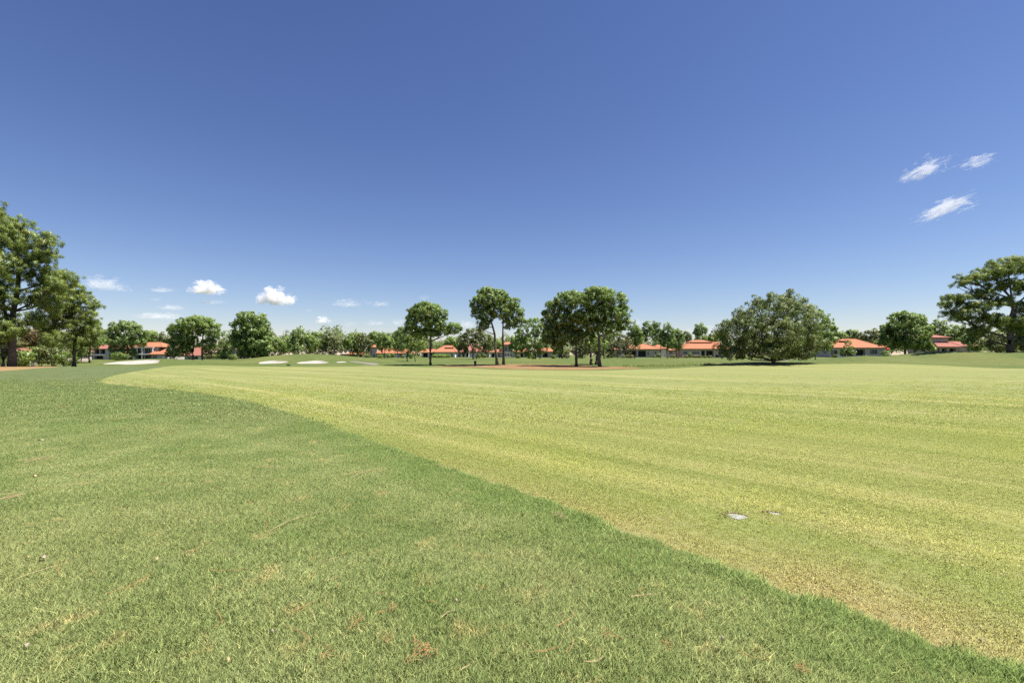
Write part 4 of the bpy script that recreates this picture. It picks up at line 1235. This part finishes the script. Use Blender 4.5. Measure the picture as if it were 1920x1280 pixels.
x, y = (1667.5 - 960) * 100 / F, 100.0
z = hz(x, y)
t = empty('golf_flag', (x, y, z)); tag(t, 'red flag on a thin pole behind the right mound', 'flag')
top = EYE + (HORIZON - 652) * 100 / F - z
b = MB(); b.tube([(0, 0, -.1), (0, 0, top)], .045, 8); b.build('pole', M['pole'], t)
V, Fs = [], []
for i in range(9):
    for k in range(2):
        u = i / 8
        V.append((-.03 - .58 * u, .07 * math.sin(u * 6) * u, top - .02 - .42 * k - .06 * u))
for i in range(8):
    Fs.append((2 * i, 2 * i + 1, 2 * i + 3, 2 * i + 2))
b = MB(); b.raw(V, Fs)
fo = b.build('flag', M['flag'], t, True)
md = fo.modifiers.new('thickness', 'SOLIDIFY'); md.thickness = 0.012

gx, gy = ground_at(541, 685.5)
z = hz(gx, gy)
t = empty('valve_box', (gx, gy, z)); tag(t, 'low black box on the fairway below the raised green', 'box')
b = MB(); b.frustum(-.27, .27, -.2, .2, -.05, -.24, .24, -.17, .17, .16); b.build('body', M['black'], t)
b = MB(); b.box(-.25, .25, -.18, .18, .163, .2); b.build('lid', M['black'], t)

for lab, px, Y, top_py in (('black lamp post with white globe left of the dark porch house', 1146, 172, 655.5),
                           ('black lamp post with white globe right of the dark porch house', 1238.5, 170, 649)):
    x = (px - 960) * Y / F; z = hz(x, Y); top = EYE + (HORIZON - top_py) * Y / F - z
    t = empty('lamp_post', (x, Y, z)); tag(t, lab, 'lamp post')
    b = MB(); b.tube([(0, 0, -.1), (0, 0, .4), (0, 0, .42), (0, 0, top)], [.12, .12, .07, .06], 8); b.build('post', M['black'], t)
    b = MB(); b.tube([(0, 0, top), (0, 0, top + .08), (0, 0, top + .22), (0, 0, top + .36), (0, 0, top + .42)], [.08, .19, .25, .18, .05], 10); b.build('globe', M['globe'], t, True)

for lab, px, Y in (('left white garden chair before the porch of the grey walled house', 1573.5, 160), ('right white garden chair before the porch of the grey walled house', 1577.5, 160)):
    x = (px - 960) * Y / F; z = hz(x, Y)
    t = empty('garden_chair', (x, Y, z)); tag(t, lab, 'chair')
    b = MB(); b.box(-.26, .26, -.26, .26, .40, .45); b.build('seat', M['trim'], t)
    b = MB(); b.frustum(-.26, .26, .20, .26, .452, -.24, .24, .36, .41, 1.05); b.build('backrest', M['trim'], t)
    for sx in (-.23, .23):
        for sy in (-.22, .22):
            b = MB(); b.box(sx - .03, sx + .03, sy - .03, sy + .03, -.3, .398); b.build('leg', M['trim'], t)
        b = MB(); b.box(sx - .035, sx + .035, -.28, .22, .62, .66); b.build('armrest', M['trim'], t)
x = (1345 - 960) * 178 / F; z = hz(x, 178)
t = empty('barbecue_grill', (x, 178, z)); tag(t, 'dark barbecue grill on the lawn before the cupola house', 'grill')
b = MB(); b.tube([(-.5, 0, .95), (-.48, 0, .95), (.48, 0, .95), (.5, 0, .95)], [.05, .32, .32, .05], 10); b.build('lid', M['black'], t, True)
b = MB(); b.box(-.5, .5, -.28, .28, .2, .7); b.build('cabinet', M['black'], t)
for sx in (-.45, .45):
    b = MB(); b.box(sx - .04, sx + .04, -.25, -.17, -.2, .198); b.build('leg', M['black'], t)
    b = MB(); b.box(sx - .04, sx + .04, .17, .25, -.2, .198); b.build('leg', M['black'], t)
gx, gy = (60 - 960) * 66 / F, 66.0
z = hz(gx, gy)
t = empty('marker_post', (gx, gy, z)); tag(t, 'short white post in front of the left shrubbery', 'post')
b = MB(); b.box(-.07, .07, -.07, .07, -.1, .4); b.build('post', M['trim'], t)
b = MB(); b.frustum(-.09, .09, -.09, .09, .403, -.02, .02, -.02, .02, .46); b.build('cap', M['trim'], t)

# ------------------------------------------------------------------ clouds
def cloud_mat(name, dens, thr, nscale, warp=0.0, flat=1.0, detail=6):
    m, nt, out = new_mat(name)
    P = nd(nt, 'ShaderNodeTexCoord').outputs['Object']
    ln = nd(nt, 'ShaderNodeVectorMath', operation='LENGTH'); nt.links.new(P, ln.inputs[0])
    oi = nd(nt, 'ShaderNodeObjectInfo')
    ad = nd(nt, 'ShaderNodeVectorMath', operation='ADD'); nt.links.new(P, ad.inputs[0]); nt.links.new(oi.outputs['Location'], ad.inputs[1])
    nz = noise(nt, ad.outputs[0], nscale, detail, 0.62, warp)
    sx = nd(nt, 'ShaderNodeSeparateXYZ'); nt.links.new(P, sx.inputs[0])
    bot = math_n(nt, 'MULTIPLY', math_n(nt, 'MAXIMUM', math_n(nt, 'SUBTRACT', -0.15, sx.outputs[2]), 0.0), 1.6 * flat)
    f = math_n(nt, 'SUBTRACT', math_n(nt, 'ADD', math_n(nt, 'SUBTRACT', 1.0, ln.outputs['Value']), math_n(nt, 'MULTIPLY', math_n(nt, 'SUBTRACT', nz, 0.5), 3.4)), thr)
    f = math_n(nt, 'SUBTRACT', f, bot)
    f = math_n(nt, 'MULTIPLY', math_n(nt, 'MINIMUM', math_n(nt, 'MAXIMUM', f, 0.0), 0.35), dens / 0.35)
    v = nd(nt, 'ShaderNodeVolumePrincipled')
    v.inputs['Color'].default_value = (0.93, 0.92, 0.95, 1)
    v.inputs['Anisotropy'].default_value = 0.0
    nt.links.new(f, v.inputs['Density'])
    nt.links.new(v.outputs[0], out.inputs['Volume'])
    return m
CM = {'puff': cloud_mat('cumulus', 0.040, 0.30, 2.1), 'thin': cloud_mat('thin_cloud', 0.0050, 0.46, 2.6), 'wisp': cloud_mat('wispy_cloud', 0.009, 0.58, 2.8, 0.5, 0.0, 9), 'soft': cloud_mat('soft_cloud', 0.0065, 0.34, 2.3)}
def cloud(label, px, py, w, h, kind, tilt=0.0, Y=3200.0):
    s = Y / F
    bpy_me = bpy.data.meshes.new('cloud')
    n, mring = 20, 12
    V, Fs = [(0, 0, -1)], []
    for i in range(1, mring):
        th = math.pi * i / mring - math.pi / 2
        for k in range(n):
            a = 2 * math.pi * k / n
            q = 1.0 + 0.05 * math.sin(3 * a + i)
            V.append((math.cos(th) * math.cos(a) * q, math.cos(th) * math.sin(a) * q, math.sin(th)))
    V.append((0, 0, 1))
    for k in range(n):
        Fs.append((0, 1 + (k + 1) % n, 1 + k))
        Fs.append((len(V) - 1, len(V) - 1 - n + k, len(V) - 1 - n + (k + 1) % n))
    for i in range(mring - 2):
        for k in range(n):
            k2 = (k + 1) % n
            Fs.append((1 + i * n + k, 1 + i * n + k2, 1 + (i + 1) * n + k2, 1 + (i + 1) * n + k))
    bpy_me.from_pydata(V, [], Fs); bpy_me.update()
    o = link('cloud', bpy_me, CM[kind])
    o.location = ((px - 960) * s, Y, EYE + (HORIZON - py) * s)
    o.scale = (w * .62 * s, w * .45 * s, h * .68 * s)
    o.rotation_euler = (0, -math.radians(tilt), 0)
    tag(o, label, 'cloud', 'small fair weather clouds')
    return o
for c in [
    ('brightest puffy white cloud above the trees left of centre', 518, 562, 62, 40, 'puff'),
    ('white domed cloud left of the brightest puffy one', 387, 545, 60, 32, 'puff'),
    ('hazy grey and white cloud right of the tall left pines', 190, 535, 70, 32, 'soft'),
    ('faint tail of cloud right of the hazy one by the left pines', 226, 543, 40, 16, 'thin'),
    ('small flat cloud between the hazy cloud and the domed cloud', 303, 545, 46, 13, 'soft'),
    ('thin grey streak under the small flat cloud', 294, 562, 26, 10, 'thin'),
    ('low white oval cloud above the first umbrella pine', 323, 578, 48, 14, 'soft'),
    ('long low grey cloud bank above the orange roofed house', 302, 594, 90, 14, 'soft'),
    ('grey streak right below the domed cloud', 392, 567, 66, 12, 'thin'),
    ('tiny grey cloud right of the brightest puffy one', 580, 583, 18, 9, 'thin'),
    ('small white cloud above the middle tree row', 605, 602, 28, 16, 'puff'),
    ('faint ragged cloud high above the middle tree row', 650, 570, 68, 20, 'thin'),
    ('faint ragged cloud left above the lone pine', 712, 571, 52, 16, 'thin'),
    ('flat white cloud above the yellow walled house', 703, 607, 36, 13, 'soft'),
    ('flat white cloud touching the lone pine', 746, 606, 34, 15, 'soft'),
    ('faint grey wisp over the tops of the middle tree row', 655, 608, 34, 12, 'thin'),
    ('faint grey smudge above the lone pine', 794, 559, 30, 14, 'thin'),
    ('low grey cloud between the lone pine and the tall pines', 876, 610, 42, 18, 'soft'),
    ('low white cloud right of the central pine group', 1192, 605, 30, 16, 'soft'),
    ('low white cloud left behind the cupola roof', 1296, 626, 30, 20, 'soft'),
    ('low white cloud right behind the cupola roof', 1338, 620, 40, 22, 'soft'),
    ('upper left slanting white wisp high on the right', 1735, 318, 104, 40, 'wisp', 24),
    ('upper right small white wisp high on the right', 1830, 304, 74, 26, 'wisp', 14),
    ('lower ragged white wisp high on the right', 1776, 390, 128, 36, 'wisp', 22),
]:
    cloud(*c)

# ------------------------------------------------------------------ grass blades
def blade_patch(name, size, n, hgt, wid, mat, lean=0.55):
    V, tn, nm = [], [], []
    Fs = []
    for i in range(n):
        bx, by = rng.uniform(-size / 2, size / 2, 2)
        a = rng.uniform(0, 2 * math.pi); l = abs(rng.normal(lean, 0.3))
        h_ = hgt * rng.uniform(0.55, 1.15); w = wid * rng.uniform(.7, 1.3)
        dx, dy = math.cos(a), math.sin(a)
        f = rng.uniform(0, 2 * math.pi); px, py = math.cos(f) * w / 2, math.sin(f) * w / 2
        b = len(V)
        V += [(bx - px, by - py, -0.006), (bx + px, by + py, -0.006),
              (bx + dx * h_ * l * .4 + px * .8, by + dy * h_ * l * .4 + py * .8, h_ * .55), (bx + dx * h_ * l * .4 - px * .8, by + dy * h_ * l * .4 - py * .8, h_ * .55),
              (bx + dx * h_ * l, by + dy * h_ * l, h_)]
        Fs += [(b, b + 1, b + 2), (b, b + 2, b + 3), (b + 3, b + 2, b + 4)]
        tn += [min(1, max(0, rng.beta(1.6, 2.2)))] * 5
        q = np.array([-py, px, 0]) / (w / 2)
        q = q * (0.45 if rng.random() < .5 else -0.45) + np.array([0, 0, 0.9])
        nm += [q / np.linalg.norm(q)] * 5
    me = np_mesh(name, np.array(V), np.array(Fs))
    at = me.attributes.new('tint', 'FLOAT', 'POINT'); at.data.foreach_set('value', np.array(tn, np.float32))
    set_normals(me, np.array(nm))
    me.materials.append(mat)
    return bpy.data.objects.new(name, me)

def lush(P):
    """grass grows higher in some places than in others"""
    x, y = P[:, 0], P[:, 1]
    n = np.sin(x * 2.3 + 1.1 * np.sin(y * 1.7)) + np.sin(y * 2.9 + 1.3 * np.sin(x * 2.1 + 1)) + 0.8 * np.sin(x * 6.1 - y * 5.3) + 0.6 * np.sin(x * 11 + y * 9)
    return np.clip(1.03 + 0.10 * n, 0.82, 1.35)

def scatter(name, label, pts, protos, smin, smax):
    n = len(pts)
    me = bpy.data.meshes.new(name)
    me.vertices.add(n)
    me.vertices.foreach_set('co', np.asarray(pts, np.float32).ravel())
    a = me.attributes.new('turn', 'FLOAT_VECTOR', 'POINT')
    rot = np.zeros((n, 3), np.float32); rot[:, 2] = rng.uniform(0, 2 * math.pi, n)
    a.data.foreach_set('vector', rot.ravel())
    a = me.attributes.new('size', 'FLOAT', 'POINT'); a.data.foreach_set('value', (rng.uniform(smin, smax, n) * lush(np.asarray(pts))).astype(np.float32))
    a = me.attributes.new('pick', 'INT', 'POINT'); a.data.foreach_set('value', rng.integers(0, len(protos), n).astype(np.int32))
    o = bpy.data.objects.new(name, me); COL.objects.link(o)
    ng = bpy.data.node_groups.new(name, 'GeometryNodeTree')
    ng.interface.new_socket('Geometry', in_out='INPUT', socket_type='NodeSocketGeometry')
    ng.interface.new_socket('Geometry', in_out='OUTPUT', socket_type='NodeSocketGeometry')
    gi, go = ng.nodes.new('NodeGroupInput'), ng.nodes.new('NodeGroupOutput')
    ip = ng.nodes.new('GeometryNodeInstanceOnPoints')
    g2i = ng.nodes.new('GeometryNodeGeometryToInstance')
    for p in reversed(protos):
        oi = ng.nodes.new('GeometryNodeObjectInfo'); oi.inputs['Object'].default_value = p
        ng.links.new(oi.outputs['Geometry'], g2i.inputs[0])
    def attr(nm, dt):
        q = ng.nodes.new('GeometryNodeInputNamedAttribute'); q.data_type = dt; q.inputs[0].default_value = nm
        return [s for s in q.outputs if s.enabled and s.name == 'Attribute'][0]
    ng.links.new(gi.outputs[0], ip.inputs['Points'])
    ng.links.new(g2i.outputs[0], ip.inputs['Instance'])
    ip.inputs['Pick Instance'].default_value = True
    ng.links.new(attr('pick', 'INT'), ip.inputs['Instance Index'])
    ng.links.new(attr('turn', 'FLOAT_VECTOR'), ip.inputs['Rotation'])
    ng.links.new(attr('size', 'FLOAT'), ip.inputs['Scale'])
    ng.links.new(ip.outputs[0], go.inputs[0])
    md = o.modifiers.new('blades', 'NODES'); md.node_group = ng
    o['label'] = label; o['kind'] = 'stuff'
    return o

def field(y0, y1, cell, fade=None):
    """jittered grid of points in front of the camera, a step wider than the frame"""
    ys = np.arange(y0, y1, cell)
    P = []
    for yy in ys:
        half = 1.09 * yy + 1.2
        xs = np.arange(-half, half, cell)
        P.append(np.stack([xs, np.full(len(xs), yy)], 1))
    P = np.concatenate(P) + rng.uniform(-cell * .6, cell * .6, (sum(len(p) for p in P), 2))
    if fade:
        P = P[rng.random(len(P)) < np.interp(P[:, 1], fade[0], fade[1])]
    f = cut_edge(P[:, 0], P[:, 1])
    r = poly_sdf(NEAR_ROUGH, P[:, 0], P[:, 1])
    z = H(P[:, 0], P[:, 1])
    Q = np.column_stack([P, z])
    keep = (f < -0.015) & (r > -1.5)
    EDGE.append(Q[keep & (f > -0.10)])
    return Q[f > 0.03], Q[keep]

EDGE = []
rp1 = [blade_patch('rough_patch', 0.11, 200, 0.034, 0.0026, M['rough_blade'], 0.8) for _ in range(5)]
fp1 = [blade_patch('fairway_patch', 0.11, 150, 0.010, 0.0028, M['fairway_blade'], 0.9) for _ in range(5)]
rp2 = [blade_patch('rough_patch', 0.28, 260, 0.036, 0.0065, M['rough_blade'], 0.8) for _ in range(4)]
fp2 = [blade_patch('fairway_patch', 0.28, 170, 0.012, 0.008, M['fairway_blade'], 0.9) for _ in range(4)]
f1, r1 = field(1.3, 11.0, 0.062, ([9.0, 11.0], [1, 0.2]))
f2, r2 = field(9.0, 42.0, 0.185, ([9.0, 11.0, 14.0, 18.0, 22.0, 26.0, 30.0, 42.0], [0.25, 1, 0.8, 0.36, 0.15, 0.06, 0.025, 0.004]))
scatter('rough_grass', 'longer green grass of the near rough', r1, rp1, 0.75, 1.2)
scatter('fairway_grass', 'short cut pale green grass of the near fairway', f1, fp1, 0.85, 1.2)
ep = [blade_patch('edge_patch', 0.10, 60, 0.055, 0.0030, M['rough_blade'], 0.7) for _ in range(4)]
scatter('edge_grass', 'fringe of uncut blades leaning over the mown edge', EDGE[0], ep, 0.7, 1.2)
scatter('rough_grass', 'longer green grass of the rough further back', r2, rp2, 0.85, 1.2)
scatter('fairway_grass', 'short cut pale green grass of the fairway further back', f2, fp2, 0.85, 1.2)

# ------------------------------------------------------------------ litter on the grass
def gpt(px, py, lift):
    x, y = ground_at(px, py)
    return Vector((x, y, hz(x, y) + lift))
def on_fairway(px, py):
    x, y = ground_at(px, py)
    return poly_sdf(FAIRWAY, np.array([x]), np.array([y]))[0] > 0
NEEDLES = [  # x0, y0, x1, y1, bow, label
    (32, 1098, 113, 1070, .10, 'long bleached pine needle lying at the left edge of the rough'),
    (197, 1127, 295, 1083, -.10, 'longest pine needle with a kink, lower left on the rough'),
    (503, 1007, 613, 967, .12, 'long curved pale pine needle near the middle of the rough'),
    (393, 1081, 470, 1075, -.16, 'bowed pine needle right of the longest one'),
    (533, 1190, 582, 1222, .08, 'orange pine needle slanting down right near the bottom'),
    (547, 1162, 597, 1137, 0, 'thick orange pine needle bundle above the slanting orange one'),
    (405, 1160, 417, 1187, .05, 'short steep orange pine needle left of the thick bundle'),
    (857, 1185, 862, 1217, .04, 'upright looking orange pine needle in the lower middle'),
    (775, 1208, 777, 1243, .03, 'orange needle sticking toward the reddish straw clump'),
    (997, 1238, 1050, 1232, -.05, 'straight orange pine needle low in the middle'),
    (1095, 1261, 1133, 1250, -.12, 'curved pale orange needle at the bottom middle'),
    (1183, 1132, 1238, 1130, .08, 'pale needle lying level in the right part of the rough'),
    (1384, 1239, 1429, 1253, -.08, 'orange brown twig right of the bottom middle'),
    (662, 901, 720, 883, .14, 'curved pale needle near the fairway edge'),
    (138, 898, 196, 885, .04, 'double pale needle in the upper left rough'),
    (483, 881, 526, 882, .10, 'pale needle with a tuft in the upper rough'),
    (1680, 910, 1733, 915, -.08, 'pale pinkish needle lying on the fairway'),
    (813, 875, 832, 883, 0, 'tiny pale needle on the fairway side of the mown edge'),
]
SHARED = [(343, 1047, 368, 1043), (493, 983, 494, 1002), (577, 1103, 597, 1085), (613, 1103, 638, 1093), (600, 1062, 640, 1053), (112, 1075, 117, 1097),
          (640, 1052, 653, 1040), (697, 1050, 715, 1040), (648, 1073, 670, 1060), (800, 1137, 822, 1147), (825, 1173, 850, 1155), (1062, 1247, 1073, 1213),
          (1024, 1247, 1025, 1270), (1040, 1192, 1082, 1160), (1043, 1165, 1060, 1172), (1193, 1120, 1207, 1117), (863, 1277, 887, 1267), (820, 1232, 823, 1247),
          (892, 1115, 917, 1117), (1392, 1133, 1393, 1147), (100, 767, 133, 763), (7, 775, 37, 775), (407, 897, 437, 895), (203, 857, 210, 850), (300, 912, 307, 916),
          (233, 830, 253, 828), (280, 827, 290, 818), (400, 1193, 407, 1185), (630, 1117, 638, 1105), (583, 1160, 590, 1178), (360, 1010, 390, 1008), (500, 972, 527, 971),
          (48, 993, 67, 991), (465, 1100, 475, 1101), (710, 1125, 725, 1125), (1180, 1055, 1190, 1052)]
def needle(label, p0, p1, bow, mat, r, group=None):
    lift = 0.014 if on_fairway(p0[0], p0[1]) else 0.042
    a, b = gpt(*p0, lift), gpt(*p1, lift)
    d = b - a
    side = Vector((-d.y, d.x, 0)) * bow
    P = [a + d * u + side * (4 * u * (1 - u)) + Vector((0, 0, random.uniform(-.004, .006))) for u in (0, .2, .4, .6, .8, 1)]
    o_ = P[0].copy()
    m = MB()
    m.tube([p - o_ for p in P], [r, r, r * .9, r * .8, r * .6, r * .25], 5)
    e = Vector((random.uniform(-.02, .02), random.uniform(-.02, .02), .006))
    m.tube([p - o_ + e * (i / 5) for i, p in enumerate(P)], [r * .8, r * .8, r * .7, r * .6, r * .5, r * .2], 5)
    o = m.build('pine_needle', M[mat]); o.location = o_
    return tag(o, label, 'pine needle', group)
for (x0, y0, x1, y1, bow, lab) in NEEDLES:
    needle(lab, (x0, y0), (x1, y1), bow, 'needle_pale' if ('pale' in lab or 'bleached' in lab) else 'needle', 0.0013 if y0 > 1000 else 0.0019)
ANCHORS = [(72, 1084, 'the long bleached needle at the left edge'), (246, 1105, 'the longest kinked needle'), (558, 987, 'the long curved pale needle'), (431, 1078, 'the bowed needle'),
           (557, 1206, 'the slanting orange needle'), (572, 1150, 'the thick needle bundle'), (860, 1200, 'the upright looking needle'), (1023, 1235, 'the straight orange needle'),
           (1114, 1256, 'the curved needle at the bottom'), (1210, 1131, 'the level pale needle'), (1406, 1246, 'the orange brown twig'), (691, 892, 'the curved needle by the fairway'),
           (167, 891, 'the double pale needle'), (504, 881, 'the tufted pale needle'), (72, 866, 'the pale tan straw clump'), (18, 940, 'the flat pale straw clump'),
           (795, 1238, 'the big reddish straw clump'), (670, 1180, 'the loose reddish wisp'), (727, 1157, 'the upper straw wisp'), (77, 829, 'the white curled leaf'), (1050, 975, 'the tan dead tuft')]
taken = set()
def stray_label(px, py):
    for dist, ax, ay, nm in sorted((math.hypot(px - a[0], (py - a[1]) * 1.5), *a) for a in ANCHORS):
        dx, dy = px - ax, py - ay
        side = ('right of' if dx > 0 else 'left of') if abs(dx) > abs(dy) * 1.2 else ('below' if dy > 0 else 'above')
        for lead in ('small stray needle', 'another stray needle'):
            lab = '%s lying %s %s' % (lead, side, nm)
            if lab not in taken:
                taken.add(lab)
                return lab
for (x0, y0, x1, y1) in SHARED:
    needle(stray_label((x0 + x1) / 2, (y0 + y1) / 2), (x0, y0), (x1, y1), random.uniform(-.12, .12), random.choice(['needle', 'needle', 'needle_pale']), 0.0011 if y0 > 1000 else 0.0016, 'stray pine needles on the rough')
for lab, px, py, w, n, mt in [
    ('pale tan straw clump under the white leaf at the far left', 72, 866, 42, 30, 'needle_pale'),
    ('flat pale straw clump at the left edge', 18, 940, 38, 34, 'needle_pale'),
    ('big reddish straw clump at the bottom middle', 795, 1238, 56, 34, 'needle'),
    ('loose reddish straw wisp left of the bottom middle', 670, 1180, 40, 18, 'needle'),
    ('loose straw wisp above the reddish wisp', 727, 1157, 34, 16, 'needle'),
    ('small straw wisp between the reddish wisp and the big clump', 725, 1212, 28, 12, 'needle'),
    ('straw bits at the bottom left of the big reddish clump', 612, 1242, 36, 12, 'needle'),
    ('tan dead grass tuft at the fairway edge', 1050, 975, 30, 22, 'needle_pale'),
    ('orange straw tuft in the right part of the rough near the bottom', 1247, 1222, 22, 12, 'needle'),
    ('orange straw bits cut off by the bottom edge', 1505, 1272, 40, 14, 'needle'),
    ('straw bits left of the orange tuft, beside the dark leaf', 1140, 1205, 40, 12, 'needle'),
]:
    x, y = ground_at(px, py); z = hz(x, y)
    wm = w * y / F
    m = MB()
    for i in range(n):
        a = random.uniform(0, 6.28); L = wm * random.uniform(.2, .5)
        cx, cy = random.gauss(0, wm * .22), random.gauss(0, wm * .34)
        dx, dy = math.cos(a) * L / 2, math.sin(a) * L / 2
        z0 = random.uniform(.032, .055)
        m.tube([(cx - dx, cy - dy, z0), (cx + random.uniform(-.02, .02) * wm, cy, z0 + .008), (cx + dx, cy + dy, z0 + random.uniform(-.01, .006))], [.0010, .0012, .0006], 4)
    o = m.build('pine_straw_clump', M[mt]); o.location = (x, y, z)
    tag(o, lab, 'straw clump')
for lab, px, py, w, mt in [
    ('white curled leaf near the left edge of the rough', 77, 829, 13, 'white_leaf'),
    ('tan curled leaf at the bottom left', 427, 1256, 15, 'dry_leaf'),
    ('pale crumpled leaf in the lower right of the rough', 1356, 1213, 13, 'white_leaf'),
    ('small pink brown leaf left of the middle of the rough', 294, 1057, 9, 'dry_leaf'),
    ('white sliver of leaf left of the middle of the rough', 308, 1067, 8, 'white_leaf'),
    ('thin white curled leaf near the bottom left', 510, 1198, 12, 'white_leaf'),
    ('small orange leaf under the tan clump at the left', 65, 898, 10, 'dry_leaf'),
    ('white chip lying on the lower right fairway', 1839, 1209, 8, 'white_leaf'),
    ('white sliver at the left middle of the rough', 80, 1056, 16, 'white_leaf'),
    ('small tan leaf by the bleached needle at the left', 52, 1056, 8, 'dry_leaf'),
    ('pale crescent leaf near the bottom left corner', 50, 1225, 14, 'white_leaf'),
    ('pale leaf in the centre of the rough', 855, 1138, 10, 'white_leaf'),
    ('pinkish chip right of the centre of the rough', 1015, 1111, 8, 'dry_leaf'),
    ('dark brown leaf in the right part of the rough near the bottom', 1188, 1208, 9, 'torn'),
    ('orange chip near the upper middle of the rough', 307, 990, 7, 'dry_leaf'),
]:
    x, y = ground_at(px, py); wm = 0.75 * w * y / F
    V, Fs = [], []
    for i in range(7):
        u = i / 6
        hw = wm * .22 * math.sin(math.pi * (0.08 + .86 * u))
        for k in (-1, 0, 1):
            V.append(((u - .5) * wm, k * hw * 1.6, .018 * math.sin(u * 3.1) + abs(k) * hw * .5))
    for i in range(6):
        for k in range(2):
            Fs.append((3 * i + k, 3 * i + k + 3, 3 * i + k + 4, 3 * i + k + 1))
    m = MB(); m.raw(V, Fs)
    o = m.build('dry_leaf', M[mt], None, True)
    o.location = (x, y, hz(x, y) + (0.008 if on_fairway(px, py) else 0.028)); o.rotation_euler = (0, 0, random.uniform(-.9, .9))
    sd = o.modifiers.new('thickness', 'SOLIDIFY'); sd.thickness = 0.0015
    tag(o, lab, 'leaf')
for lab, px, py, w, ln in [('larger divot filled with pale grey sand on the near fairway', 1382, 969, 36, 0.30), ('smaller sandy divot right of the larger one on the near fairway', 1453, 963, 22, 0.12)]:
    x, y = ground_at(px, py); z = hz(x, y); wm = w * y / F
    t = empty('divot', (x, y, z)); t.rotation_euler = (0, 0, math.radians(-32)); tag(t, lab, 'divot')
    V, Fs = [(0, 0, .008)], []
    for k in range(20):
        a = 2 * math.pi * k / 20; q = 1 + .16 * math.sin(3 * a) + random.uniform(-.1, .1)
        V.append((math.cos(a) * wm * .5 * q, math.sin(a) * ln * .26 * q, .004))
    for k in range(20):
        Fs.append((0, 1 + k, 1 + (k + 1) % 20))
    m = MB(); m.raw(V, Fs); m.build('sand_fill', M['divot_sand'], t)
    m = MB()
    for k in range(34):
        a = random.uniform(.2, 2.9) if k < 22 else random.uniform(2.2, 4.2); q = random.uniform(.95, 1.1) if k < 22 else random.uniform(1.1, 2.0)
        cx, cy = math.cos(a) * wm * .5 * q, math.sin(a) * ln * .26 * q
        m.frustum(cx - .007, cx + .007, cy - .003, cy + .003, .002, cx - .004 + random.uniform(-.006, .006), cx + .004, cy - .003, cy + .003, random.uniform(.009, .016))
    m.build('torn_rim', M['torn'], t)
